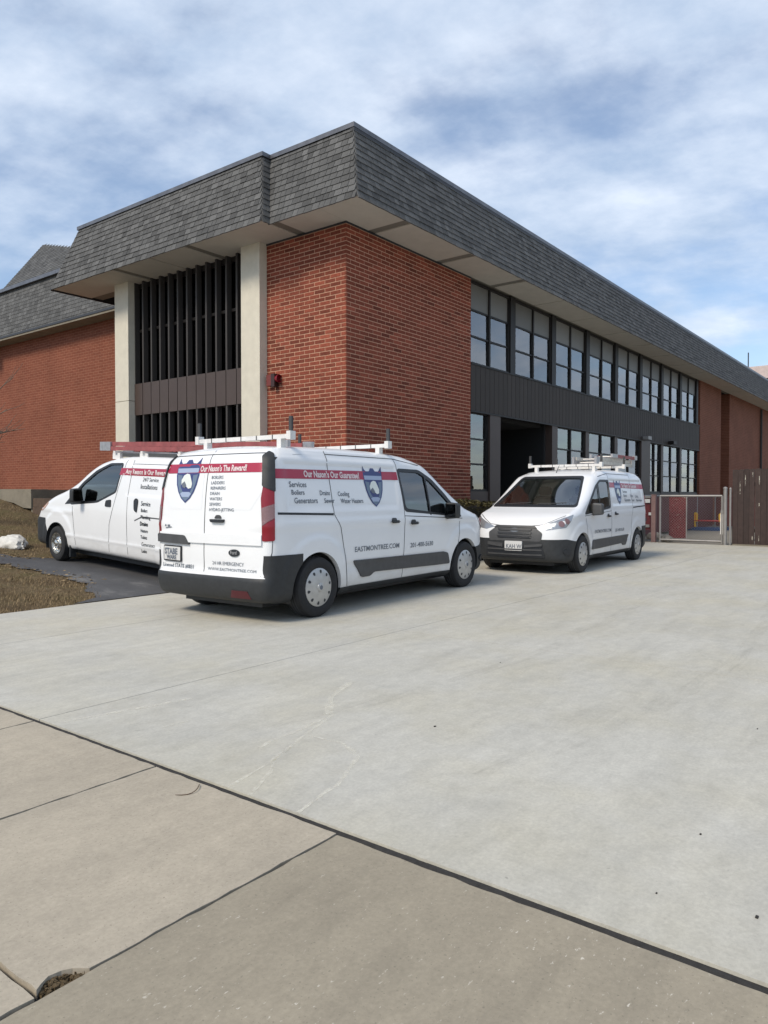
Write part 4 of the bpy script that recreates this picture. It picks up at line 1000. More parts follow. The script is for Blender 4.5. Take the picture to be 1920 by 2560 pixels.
def emblem(body, side, cx, z0, z1, wd, parent):
    """shield with a small crown, pale crest figure and blue shading"""
    H = z1 - z0; U = lambda pts: [(cx + a * wd / 2, z0 + b * H) for a, b in pts]
    sh = [(-1, 1.0), (-.86, .92), (-.66, .86), (-.32, .87), (-.16, .945), (.16, .945), (.32, .87), (.66, .86), (.86, .92), (1, 1.0), (1.02, .6), (.9, .4), (.7, .24), (.4, .1), (0, 0), (-.4, .1), (-.7, .24), (-.9, .4), (-1.02, .6)]
    e = skin('emblem', body, side, U(sh), 0.004, M_navy, parent, skirt=0)
    skin('emblem_band', body, side, U([(-.93, .66), (.93, .66), (.95, .76), (-.95, .76)]), 0.006, M_steelblue, e, skirt=0)
    skin('emblem_field', body, side, U([(-.9, .62), (-.45, .6), (-.5, .35), (-.2, .2), (.3, .2), (.55, .35), (.5, .6), (.92, .62), (.8, .42), (.6, .25), (.35, .12), (0, .04), (-.35, .12), (-.6, .25), (-.8, .42)]), 0.0052, M_midblue, e, skirt=0)
    skin('emblem_crest', body, side, U([(-.45, .40), (-.48, .5), (-.3, .60), (-.02, .64), (.22, .62), (.36, .53), (.5, .42), (.46, .33), (.2, .31), (.0, .36), (-.15, .44)]), 0.0066, M_pale, e, skirt=0)
    skin('emblem_mark', body, side, U([(-.42, .42), (-.18, .47), (.02, .38), (-.1, .32), (-.35, .35)]), 0.0074, M_ink, e, skirt=0)
    skin('emblem_scroll', body, side, U([(-.5, .2), (-.3, .24), (.3, .24), (.5, .2), (.3, .13), (-.3, .13)]), 0.0066, M_steelblue, e, skirt=0)
    return e
def wheel(parent, x, y, r, side, style):
    """tyre, rim dish and hubcap; the outer face looks along side (+1 left, -1 right)"""
    w = MB().lathe([(r * .60, -.085), (r * .66, -.098), (r * .86, -.105), (r * .955, -.092), (r, -.06), (r, .06), (r * .955, .092), (r * .86, .105), (r * .66, .098), (r * .60, .085), (r * .60, -.085)], 56)
    wo = w.build('wheel', M_rubber, parent, 35, (x, y, r - .006)); s = side
    g = MB()
    for k in (-.035, 0, .035): g.lathe([(r + .0008, k - .006), (r + .0008, k + .006)], 56)
    g.build('tread_groove', M_seam, wo)
    if style == 'cap':
        prof = [(r * .635, .075), (r * .63, .098), (r * .58, .104), (r * .45, .112), (r * .25, .122), (r * .15, .124), (r * .14, .132), (r * .10, .136), (0, .136)]
        MB().lathe([(a, b * s) for a, b in prof], 48).build('hubcap', M_hub, wo, 30)
        m = MB()
        for k in range(10):
            a = 2 * math.pi * k / 10 + .2; c = Vector((math.cos(a), 0, math.sin(a))); t = Vector((-math.sin(a), 0, math.cos(a))); q = []
            for j in range(10):
                b = 2 * math.pi * j / 10; rr = r * (.515 + .062 * math.cos(b)); tt = r * .040 * math.sin(b) * (1.25 + .4 * math.cos(b)); hh = np.interp(rr / r, [.45, .58, .63], [.112, .104, .098]) + .0018
                q.append(c * rr + t * tt + Vector((0, s * hh, 0)))
            m.add(q, [tuple(range(10))])
        m.build('hubcap_slot', M_seam, wo)
        MB().lathe([(r * .075, .1365 * s), (r * .05, .138 * s), (0, .138 * s)], 20).build('hub_badge', M_ink, wo)
    else:
        MB().lathe([(a, b * s) for a, b in [(r * .62, .08), (r * .61, .10), (r * .56, .098), (r * .52, .06), (r * .45, .05), (r * .36, .075), (r * .26, .09), (r * .22, .085), (r * .2, .11), (r * .1, .125), (0, .125)]], 48).build('steel_rim', M_chrome, wo, 30)
        m = MB()
        for k in range(8):
            a = 2 * math.pi * k / 8; m.lathe([(r * .045, .0), (0, .0)], 8, 'y', (r * .40 * math.cos(a), s * .073, r * .40 * math.sin(a)))
        m.build('rim_hole', M_seam, wo)
    return wo
def mirror(body, parent, x, z, side, m):
    y = side * 1.0; bm = bmesh.new(); bmesh.ops.create_cube(bm, size=1); bmesh.ops.bevel(bm, geom=bm.edges[:] + bm.verts[:], offset=.22, segments=4, affect='EDGES', profile=.6)
    for v in bm.verts: v.co = Vector((v.co.x * .15 + (0.04 if v.co.x > 0 else 0) * 0, v.co.y * .22, v.co.z * .24 * (1 - .15 * v.co.y * side)))
    me = bpy.data.meshes.new('wing_mirror'); bm.to_mesh(me); bm.free(); me.materials.append(m); smooth_mesh(me, 40)
    o = link('wing_mirror', me, parent, (x, y, z)); MB().tube([(0, -side * .05, -.09), (0.02, -side * .2, -.12)], .03, 8).build('mirror_arm', m, o)
    MB().box(-.083, -.076, -.09, .09, -.09, .1).build('mirror_glass', M_paneblack, o); return o
def slab_bevel(name, dims, bev, m, parent, loc, rot=(0, 0, 0)):
    bm = bmesh.new(); bmesh.ops.create_cube(bm, size=1)
    for v in bm.verts: v.co = Vector((v.co.x * dims[0], v.co.y * dims[1], v.co.z * dims[2]))
    bmesh.ops.bevel(bm, geom=bm.edges[:], offset=bev, segments=3, affect='EDGES'); me = bpy.data.meshes.new(name); bm.to_mesh(me); bm.free(); me.materials.append(m); smooth_mesh(me, 40)
    o = link(name, me, parent, loc); o.rotation_euler = rot; return o
def cyl_mesh(x, y0, y1, z, r, n=48):
    m = MB(); q = [(x + r * math.cos(2 * math.pi * k / n), z + r * math.sin(2 * math.pi * k / n)) for k in range(n)]; return m.prism(q, y0, y1, 'y').mesh('cut')
def prism_mesh(pts, a, b, axis): return MB().prism(pts, a, b, axis).mesh('cut')

def build_body(B, root, cabx, belt, win, screen, bump_r, bump_f, sill, arch_r):
    P, Q = B.mesh(0.0)
    cav = surfnet(lambda p: np.maximum.reduce([B.f(p) + .055, .70 - p[:, 2], cabx - p[:, 0], p[:, 0] - 4.6]), (cabx - .1, -1.0, .6), (4.7, 1.0, 2.0), .05)
    arches = [(cyl_mesh(a, s * .60, s * 1.2, .31, arch_r), 'DIFFERENCE') for a in B.ax for s in (1, -1)]
    ops = list(arches) + [(np_mesh('c', *cav), 'DIFFERENCE'), (prism_mesh(win, .45, 1.3, 'y'), 'DIFFERENCE'), (prism_mesh(win, -1.3, -.45, 'y'), 'DIFFERENCE'), (prism_mesh(screen, 2.7, 5.2, 'x'), 'DIFFERENCE')]
    me = boolean(np_mesh('body', P, Q), ops); me.name = 'body'; me.materials.clear(); me.materials.append(M_white); set_normals(me, B.f); body = link('body', me, root)
    # dark lower parts, standing 9 mm proud of the body
    P2, Q2 = B.mesh(0.009, .03); f2 = lambda p: B.f(p) - .009
    def cut(name, prisms, m):
        r = boolean(np_mesh(name, P2, Q2), [(c, 'INTERSECT') for c in prisms] + [(cyl_mesh(a, s * .60, s * 1.2, .31, arch_r - .004), 'DIFFERENCE') for a in B.ax for s in (1, -1)])
        r.name = name; r.materials.clear(); r.materials.append(m); set_normals(r, f2); return link(name, r, root)
    cut('rear_bumper', [bump_r], M_plastic); cut('front_bumper', [bump_f], M_plastic); cut('sill', [sill], M_plastic)
    # wheel housings and floor
    for a in B.ax:
        for s in (1, -1):
            m = MB(); q = [(a + (arch_r - .001) * math.cos(t), .31 + (arch_r - .001) * math.sin(t)) for t in np.linspace(-.35, math.pi + .35, 24)]
            n = len(q); m.add([(x, s * .58, z) for x, z in q] + [(x, s * .86, z) for x, z in q], [(i, i + 1, n + i + 1, n + i) for i in range(n - 1)])
            m.add([(x, s * .585, z) for x, z in q], [tuple(range(n))]); m.build('wheel_housing', M_plastic, root)
    MB().box(B.x0 + .4, B.L - .3, -.6, .6, .14, .20).build('underbody', M_plastic, root)
    for a in B.ax: MB().tube([(a, -.75, .31), (a, .75, .31)], .045, 10).build('axle', M_plastic, root)
    # cab interior
    for s in (1, -1):
        st = slab_bevel('seat', (.14, .48, .62), .05, M_seat, root, (cabx + .42, s * .38, 1.02), (0, -.2, 0)); slab_bevel('head_rest', (.09, .26, .18), .03, M_seat, st, (0, 0, .42)); slab_bevel('seat_base', (.46, .48, .16), .05, M_seat, st, (.25, 0, -.28), (0, .2, 0))
    slab_bevel('dashboard', (.55, 1.5, .3), .1, M_seat, root, (B.L - 1.30, 0, .93))
    MB().box(cabx + .02, cabx + .03, -.70, .70, .75, 1.60).build('bulkhead', M_bulk, root)
    w = MB(); c = Vector((B.L - 1.55, .38, 1.05)); w.tube([c + Vector((.1 * math.sin(t) * .5, .18 * math.cos(t), .17 * math.sin(t))) for t in np.linspace(0, 6.283, 25)], .014, 6); w.build('steering_wheel', M_seat, root)
    return body
def wipe(B, root, z):
    for y0 in (-.55, .1):
        A, Bx, D, O = [np.array(q, float) for q in AX['F']]; pts = [O + A * (y0 + .5 * t) + Bx * (z + .02 + .025 * t) for t in np.linspace(0, 1, 8)]
        S = B.project(np.array(pts), D); S = S + grad(B.f, S) * .012; MB().tube([tuple(p) for p in S], .008, 6).build('wiper', M_seam, root)
def roof_bar(root, x, z, y0, y1, roof=1.83):
    b = MB().box(x - .03, x + .03, y0, y1, z - .022, z + .022).build('roof_bar', M_rack, root)
    for y in (y0 + .14, y1 - .14): MB().box(x - .035, x + .035, y - .03, y + .03, roof - .06, z - .022).build('bar_foot', M_rack, b)
    for y in (y0, y1):
        MB().box(x - .04, x + .04, y - .028, y + .028, z - .035, z + .055).build('bar_end', M_rack, b); MB().box(x - .012, x + .012, y - .02, y + .02, z + .055, z + .21).build('load_stop', M_seam, b)
    s = 1 if y1 > y0 else -1
    for k in range(1, 6): y = y0 + (y1 - y0) * k / 6; MB().box(x - .0325, x + .0325, y - .006, y + .006, z - .0245, z + .0245).build('bar_strap', M_seam, b)
    return b
def ladder(mw, L, w, label, rail, flip=False, n_sec=2):
    t = thing('ladder', label, 'ladder', mw)
    for k in range(n_sec):
        z = k * .075; dx = .0 if k == 0 else .12; ww = w - k * .05
        for s in (1, -1): MB().box(dx, L - dx * .5, s * ww / 2 - .015, s * ww / 2 + .015, z, z + .065).build('ladder_rail', rail, t)
        m = 0; x = dx + .25
        while x < L - .15: MB().tube([(x, -ww / 2, z + .032), (x, ww / 2, z + .032)], .016, 8).build('rung', M_alu, t); x += .305
    for s in (1, -1):
        MB().box(-.05, .12, s * w / 2 - .025, s * w / 2 + .025, -.006, .03 + .07 * n_sec - .01).build('ladder_foot', M_alu, t); MB().box(L - .3, L + .03, s * w / 2 - .022, s * w / 2 + .022, -.004, .07 * n_sec).build('end_cap', M_alu, t)
    return t

# ---- the two sliding-door vans
CON_SIDE = [(.30, .20), (.10, .22), (.03, .29), (.0, .38), (.005, .46), (.05, .50), (.055, .70), (.065, 1.0), (.085, 1.3), (.12, 1.55), (.17, 1.72), (.28, 1.815), (.55, 1.85), (1.1, 1.868), (1.8, 1.87), (2.4, 1.852), (2.8, 1.81), (3.05, 1.75), (3.3, 1.62), (3.6, 1.435), (3.9, 1.245), (4.08, 1.14), (4.25, 1.085), (4.45, 1.02), (4.60, .945), (4.71, .84), (4.77, .70), (4.80, .55), (4.80, .38), (4.76, .26), (4.66, .21), (4.3, .20), (2.4, .20)]
CON_PLAN = [(.0, 0), (.01, .45), (.03, .70), (.09, .84), (.22, .905), (.6, .925), (2.4, .93), (3.9, .93), (4.2, .915), (4.45, .86), (4.62, .76), (4.74, .58), (4.80, .32), (4.82, 0), (4.8, -.8), (2, -1.1), (.1, -.8)]
CON_CROSS = [(0, .15), (.6, .15), (.80, .17), (.865, .25), (.90, .42), (.918, .62), (.925, .80), (.918, 1.0), (.895, 1.15), (.865, 1.35), (.83, 1.55), (.79, 1.75), (.74, 1.95), (.70, 2.2), (0, 2.3), (-.8, 2.3), (-1.1, 1), (-.8, .15)]
CON_WIN = roundpoly([(2.47, 1.13), (2.40, 1.62), (2.86, 1.615), (3.12, 1.50), (3.42, 1.29), (3.80, 1.02)], .06)
CON_SCREEN = roundpoly([(-.80, 1.155), (-.60, 1.69), (.60, 1.69), (.80, 1.155)], .06)
def connect_van(label, mw, kind):
    B = VanBody(CON_SIDE, CON_PLAN, CON_CROSS, (.80, 3.93), .39, 4.81, [(.35, 2.35, 1.14, 1.68, -.012, .05), (1.25, 3.5, .44, .58, -.012, .05), (-.5, 4.4, .93, 1.06, .008, .05), (.2, 3.1, 1.70, 1.80, -.010, .03)])
    root = thing('delivery_van', label, 'van', mw, 'white vans with red stripes and shield emblems')
    br = MB().prism([(-.8, -.3), (1.2, -.3), (1.2, .70), (.10, .70), (.098, .47), (-.8, .47)], -1.5, 1.5, 'y').mesh('c')
    bf = MB().prism([(4.22, -.3), (5.6, -.3), (5.6, .585), (4.5, .60), (4.30, .565), (4.22, .56)], -1.5, 1.5, 'y').mesh('c')
    sl = MB().prism([(1.15, -.3), (3.62, -.3), (3.62, .275), (1.15, .275)], -1.5, 1.5, 'y').mesh('c')
    # the rear bumper ends at the wheel arch
    br = MB().prism([(-.8, -.3), (.55, -.3), (.55, .70), (.10, .70), (.098, .47), (-.8, .47)], -1.5, 1.5, 'y').mesh('c')
    body = build_body(B, root, 2.25, 1.1, CON_WIN, CON_SCREEN, br, bf, sl, .39)
    big = lambda p, d: roundpoly([(2.47 - d * .9, 1.13 - d), (2.40 - d, 1.62 + d), (2.86 + d * .3, 1.615 + d), (3.12 + d, 1.50 + d), (3.42 + d * 1.1, 1.29 + d), (3.80 + d * 1.8, 1.02 - d * .6)], .06)
    for sd in 'RL':
        s = -1 if sd == 'R' else 1
        g = skin('side_window', B, sd, sx(sd, CON_WIN), -.012, M_autoglass, root, skirt=0)
        skin('window_rubber', B, sd, sx(sd, big(0, .028)), .003, M_black, g, holes=[sx(sd, big(0, -.012))])
        skin('window_divider', B, sd, sx(sd, [(3.03, 1.05), (3.055, 1.045), (3.0, 1.56), (2.97, 1.575)]), .004, M_black, g)
        skin('side_cladding', B, sd, sx(sd, roundpoly([(1.40, .565), (1.56, .36), (1.72, .36), (1.80, .405), (3.20, .375), (3.50, .375), (3.46, .52), (3.38, .545)], .03)), .016, M_clad, root, skirt=.03)
        m = seam(B, sd, [sx(sd, q) for q in ([(1.06, 1.80), (1.08, 1.10), (1.18, .95), (1.25, .62), (1.30, .28)], [(2.36, 1.76), (2.44, 1.12), (2.42, .80), (2.40, .28)], [(1.06, 1.765), (2.36, 1.765), (2.90, 1.70)], [(3.78, .95), (3.72, .60), (3.58, .28)], [(2.44, 1.05), (3.85, .985)])]); m.build('door_seam', M_seam, body)
        m = seam(B, sd, [sx(sd, [(.22, 1.125), (1.07, 1.10)])], .024); m.build('door_rail', M_black, body)
        for x, z in ((2.20, .985), (2.62, .955)): h = slab_bevel('door_handle', (.17, .035, .035), .014, M_black, root, (x, s * .935, z)); skin('handle_cup', B, sd, sx(sd, roundpoly([(x - .06, z - .01), (x + .06, z - .01), (x + .05, z + .045), (x - .05, z + .045)], .03)), .002, M_clad, h, skirt=0).matrix_parent_inverse = Matrix.Translation((-x, -s * .935, -z))
        # tail lamp: dark upper strip, red lower lens with a clear window
        ta = math.radians(52); to = (-math.cos(ta), s * math.sin(ta), 0); tx = ((math.sin(ta), s * math.cos(ta), 0), (0, 0, 1), (-to[0], -to[1], 0), (.12 + to[0], s * .86 + to[1], 0))
        tl = skin('tail_lamp', B, sd, roundpoly([(-.06, .845), (.052, .85), (.052, 1.30), (.065, 1.72), (.03, 1.745), (-.03, 1.70), (-.045, 1.40), (-.066, 1.28)], .02), .010, M_redlens, root, axes=tx, skirt=.02, grid=.03)
        skin('lamp_strip', B, sd, roundpoly([(-.052, 1.40), (.060, 1.34), (.074, 1.73), (.03, 1.757), (-.038, 1.705)], .015), .017, M_plastic, tl, axes=tx, grid=.03, skirt=.014)
        skin('reverse_lens', B, sd, [(-.06, 1.0), (.05, 1.08), (.05, 1.22), (-.062, 1.18)], .014, M_clearlens, tl, axes=tx, grid=.03)
        mirror(B, root, 3.44, 1.10, s, M_plastic if kind == 'near' else M_clad).scale = (.85, .85, .9)
        # head lamp, wrapping the front corner
        a = math.radians(38) * s; ax = ((-math.sin(a), math.cos(a), 0), (0, 0, 1), (-math.cos(a), -math.sin(a), 0), (4.2 + 1.2 * math.cos(a), .55 * s + 1.2 * math.sin(a), 0))
        hl = roundpoly([(-.44, .80), (-.30, .755), (.02, .80), (.13, .90), (.20, 1.02), (-.08, .935)], .02); hl = hl if s > 0 else [(-p, q) for p, q in hl][::-1]
        h = skin('head_lamp', B, sd, hl, .006, M_lamp, root, axes=ax, skirt=.02)
        for c0, c1, rr in ((-.06, .855, .045), (.05, .90, .045)):
            skin('lamp_lens', B, sd, [((c0 + rr * math.cos(t)) * (1 if s > 0 else -1), c1 + rr * math.sin(t)) for t in np.linspace(0, 6.1, 14)][:: 1 if s > 0 else -1], .012, M_clearlens, h, axes=ax, skirt=.01)
        fg = [(.16 + .10 * math.cos(t), .385 + .05 * math.sin(t)) for t in np.linspace(0, 6.0, 16)]
        fg = fg if s > 0 else [(-p, q) for p, q in fg][::-1]; fl = skin('fog_lamp', B, sd, [(p - .10 * s, q) for p, q in fg], .022, M_black, root, axes=ax, skirt=.01, grid=.03)
        for x in (.80, 3.93): wheel(root, x, s * .815, .328, s, 'cap')
    # windscreen
    g = skin('windscreen', B, 'F', CON_SCREEN, -.012, M_screen, root, skirt=0)
    skin('windscreen_band', B, 'F', roundpoly([(-.825, 1.135), (-.615, 1.71), (.615, 1.71), (.825, 1.135)], .06), .003, M_black, g, holes=[roundpoly([(-.775, 1.18), (-.585, 1.665), (.585, 1.665), (.775, 1.18)], .06)])
    wipe(B, root, 1.16); MB().tube([(2.95, 0, 1.78), (2.80, 0, 1.93)], [.009, .004], 6).build('aerial', M_seam, root)
    # grille, plate, bonnet line
    gr = skin('grille', B, 'F', roundpoly([(-.48, .56), (-.50, .70), (-.36, .80), (.36, .80), (.50, .70), (.48, .56)], .03), .013, M_clad, root, skirt=.03)
    for z in (.755, .695, .635): skin('grille_slot', B, 'F', [(-.30, z - .022), (.30, z - .022), (.32, z + .014), (-.32, z + .014)], .026, M_black, gr, skirt=.006, grid=.03)
    skin('grille_trim', B, 'F', [(-.40, .785), (.40, .785), (.36, .815), (-.36, .815)], .024, M_black, gr, skirt=.02, grid=.03)
    skin('lower_intake', B, 'F', roundpoly([(-.55, .30), (.55, .30), (.50, .47), (-.50, .47)], .03), .022, M_black, root, skirt=.01, grid=.03)
    for z in (.34, .42): skin('intake_bar', B, 'F', [(-.5, z - .012), (.5, z - .012), (.5, z + .012), (-.5, z + .012)], .030, M_clad, root, skirt=.008, grid=.03)
    bd = skin('badge', B, 'F', [(.085 * math.cos(t), .745 + .036 * math.sin(t)) for t in np.linspace(0, 6.1, 18)], .02, M_ink, root); lettering('badge_script', B, 'F', [('Ford', -.062, .733, .05, .001, 1)], .022, M_alu, bd)
    pl = skin('number_plate', B, 'F', roundpoly([(-.16, .40), (.16, .40), (.16, .56), (-.16, .56)], .015), .03, M_plate, root, skirt=.03); lettering('plate_lettering', B, 'F', [('KAH W', -.135, .44, .095, .002, .9)], .032, M_ink, pl)
    skin('bumper_strip', B, 'F', [(.20, .455), (.50, .485), (.50, .525), (.20, .50)], .034, M_clad, root); skin('bumper_strip', B, 'F', [(-.50, .485), (-.20, .455), (-.20, .52), (-.50, .54)], .034, M_clad, root)
    seam(B, 'F', [[(-.80, 1.0), (-.5, .845), (-.3, .825), (.3, .825), (.5, .845), (.80, 1.0)]]).build('bonnet_seam', M_seam, body)
    # rear doors
    seam(B, 'B', [[(-.03, 1.84), (-.03, .47)], [(-.80, .47), (-.84, 1.2), (-.79, 1.70)], [(.80, .47), (.84, 1.2), (.79, 1.70)], [(-.80, .475), (.80, .475)], [(-.78, 1.745), (.78, 1.745)]]).build('door_seam', M_seam, body)
    # recessed window blanks and number plate shelf, drawn as raised lips
    for s in (1, -1):
        q = [(.09, 1.66), (.72, 1.62), (.76, 1.35), (.62, 1.16), (.09, 1.16)]; q = [(a * s, b) for a, b in q]
        seam(B, 'B', [q + q[:1]], .012, .0015).build('panel_lip', M_white, body)
    skin('door_swage', B, 'B', [(-.78, .80), (.78, .80), (.78, .905), (-.78, .905)], .020, M_white, body, skirt=.02)
    rc = skin('plate_lamp_recess', B, 'B', roundpoly([(-.83, .79), (-.24, .775), (-.32, .875), (-.83, .885)], .035), .026, M_clad, root, skirt=.03)
    pl = skin('number_plate', B, 'B', roundpoly([(-.71, .59), (-.39, .585), (-.385, .755), (-.70, .76)], .02), .016, M_black, root, skirt=.016); skin('plate_face', B, 'B', [(-.695, .605), (-.405, .600), (-.40, .742), (-.69, .745)], .018, M_plate, pl, skirt=0)
    lettering('plate_lettering', B, 'B', [('STABE', -.675, .665, .085, .004, .95), ('WARE', -.64, .612, .06, .003, 1)], .020, M_ink, pl)
    h = skin('rear_handle', B, 'B', roundpoly([(.09, 1.02), (.26, 1.02), (.28, 1.055), (.07, 1.055)], .02), .03, M_black, root, skirt=.03); skin('handle_cup', B, 'B', roundpoly([(.115, 1.06), (.235, 1.06), (.21, 1.10), (.14, 1.10)], .03), .003, M_clad, h, skirt=0)
    bd = skin('badge', B, 'B', [(.42 + .075 * math.cos(t), .715 + .036 * math.sin(t)) for t in np.linspace(0, 6.1, 20)], .012, M_black, root, skirt=.012); lettering('badge_script', B, 'B', [('Ford', .37, .702, .048, .001, 1)], .014, M_alu, bd)
    lettering('model_badge', B, 'B', [('\u2014 -', -.80, .955, .09, .004, 1.3), ('__', -.68, .965, .07, .003, 1.4)], .006, M_ink, root)
    skin('bumper_reflector', B, 'B', [(.38, .305), (.66, .305), (.63, .365), (.42, .365)], .013, M_dimred, root, skirt=.004)
    # stripe, emblem and lettering
    sd = 'R' if kind == 'near' else 'L'; k = 1 if sd == 'R' else -1
    st = skin('red_stripe', B, sd, sx(sd, [(.165, 1.48), (2.37, 1.50), (2.36, 1.60), (.165, 1.58)]), .004, M_decalred, root, skirt=0)
    X = (lambda x, w=0: x) if sd == 'R' else (lambda x, w=0: -x)
    lettering('stripe_lettering', B, sd, [('Our Nason\u2019s Our Guarantee!', .66 if k > 0 else -1.62, 1.505, .098, .0035, .80)], .007, M_declett, st)
    emblem(B, sd, X(1.87), 1.17, 1.66, .36, root)
    x0 = .42 if k > 0 else -1.60; rows = [('Services', x0, 1.395, .085, .001, .95), ('Boilers', x0 + .02, 1.315, .075, .001, .95), ('Drains', x0 + .46, 1.31, .075, .001, .85), ('Cooling', x0 + .76, 1.30, .075, .001, .85), ('Generators', x0 + .05, 1.225, .085, .001, .92), ('Sewer', x0 + .52, 1.225, .075, .001, .9), ('Water Heaters', x0 + .80, 1.22, .075, .001, .88)]
    lettering('side_lettering', B, sd, rows, .005, M_ink, root)
    xl = 1.42 if k > 0 else -3.35; lettering('web_lettering', B, sd, [('EASTMONTREE.COM', xl, .66, .085, .0006, 1.12), ('201-400-5630', xl + 1.13, .645, .085, .0006, 1.12)], .005, M_ink, root)
    if kind == 'near':
        for a, b in ((.80, .60), (-.74, -.90)): pass
        s2 = skin('rear_stripe', B, 'B', [(-.82, 1.545), (.795, 1.535), (.79, 1.63), (-.81, 1.645)], .004, M_decalred, root, skirt=0)
        lettering('rear_stripe_lettering', B, 'B', [('Our Nason\u2019s The Reward!', -.155, 1.555, .088, .003, .72)], .007, M_declett, s2); emblem(B, 'B', -.36, 1.22, 1.715, .38, root)
        z = 1.475; rows = []
        for w in ('BOILERS', 'LADDERS', 'REPAIRERS', 'DRAIN', 'WATERS', 'SEWERS', 'HYDRO-JETTING'): rows.append((w, .035, z, .046, .0002, 1.05)); z -= .056
        rows += [('24 HR EMERGENCY', .10, .585, .055, .0, .95), ('WWW.EASTMONTREE.COM', .03, .512, .057, .0, .95), ('Licensed STATE #0831', -.74, .51, .075, .001, .78)]
        lettering('rear_lettering', B, 'B', rows, .005, M_ink, root)
    return root, B
def vmat(x, y, z, ang, pitch=0): return Matrix.Translation((x, y, z)) @ Matrix.Rotation(R(ang), 4, 'Z') @ Matrix.Rotation(R(-pitch), 4, 'Y')
NEAR = vmat(-1.98, 8.025, 0, 54.7) @ Matrix.Diagonal((1.06, 1.03, 1.03, 1))
v1, B1 = connect_van('white van in the middle seen from its rear doors, red stripe across both doors', NEAR, 'near')
roof_bar(v1, .50, 1.928, -.80, .62); roof_bar(v1, 2.22, 1.925, -.80, .66)
THIRD = vmat(5.035, 16.647, 0, 234.3)
v3, B3 = connect_van('white van at the right facing the camera, dark grille and stacked ladders on its roof', THIRD, 'front')
roof_bar(v3, 2.55, 1.93, -.72, .74); roof_bar(v3, 1.2, 1.93, -.72, .74)

# ---- the older panel van at the left
NV_SIDE = [(-.30, .22), (-.55, .25), (-.61, .34), (-.63, .5), (-.61, .7), (-.60, 1.0), (-.56, 1.35), (-.50, 1.65), (-.43, 1.78), (-.27, 1.835), (.4, 1.86), (1.4, 1.87), (1.9, 1.862), (2.3, 1.82), (2.65, 1.745), (3.0, 1.60), (3.35, 1.41), (3.75, 1.245), (4.15, 1.115), (4.42, .99), (4.62, .86), (4.76, .745), (4.90, .67), (4.965, .56), (4.975, .42), (4.93, .30), (4.78, .24), (4.2, .22), (2.4, .22)]
NV_PLAN = [(-.62, 0), (-.61, .5), (-.58, .72), (-.49, .81), (-.25, .84), (2.4, .85), (3.9, .85), (4.2, .845), (4.55, .825), (4.76, .75), (4.89, .60), (4.96, .35), (4.985, 0), (4.9, -.8), (2, -1.0), (-.55, -.8)]
NV_CROSS = [(0, .18), (.6, .18), (.76, .20), (.81, .30), (.835, .5), (.848, .75), (.845, .95), (.83, 1.1), (.80, 1.35), (.765, 1.6), (.73, 1.8), (.68, 2.1), (0, 2.3), (-.8, 2.3), (-1.1, 1), (-.8, .18)]
NV_WIN = roundpoly([(2.02, 1.28), (1.90, 1.72), (2.28, 1.71), (2.66, 1.58), (3.05, 1.37), (3.46, 1.07), (3.40, 1.02), (2.55, 1.10)], .06)
NV_SCREEN = roundpoly([(-.70, 1.27), (-.55, 1.73), (.55, 1.73), (.70, 1.27)], .06)
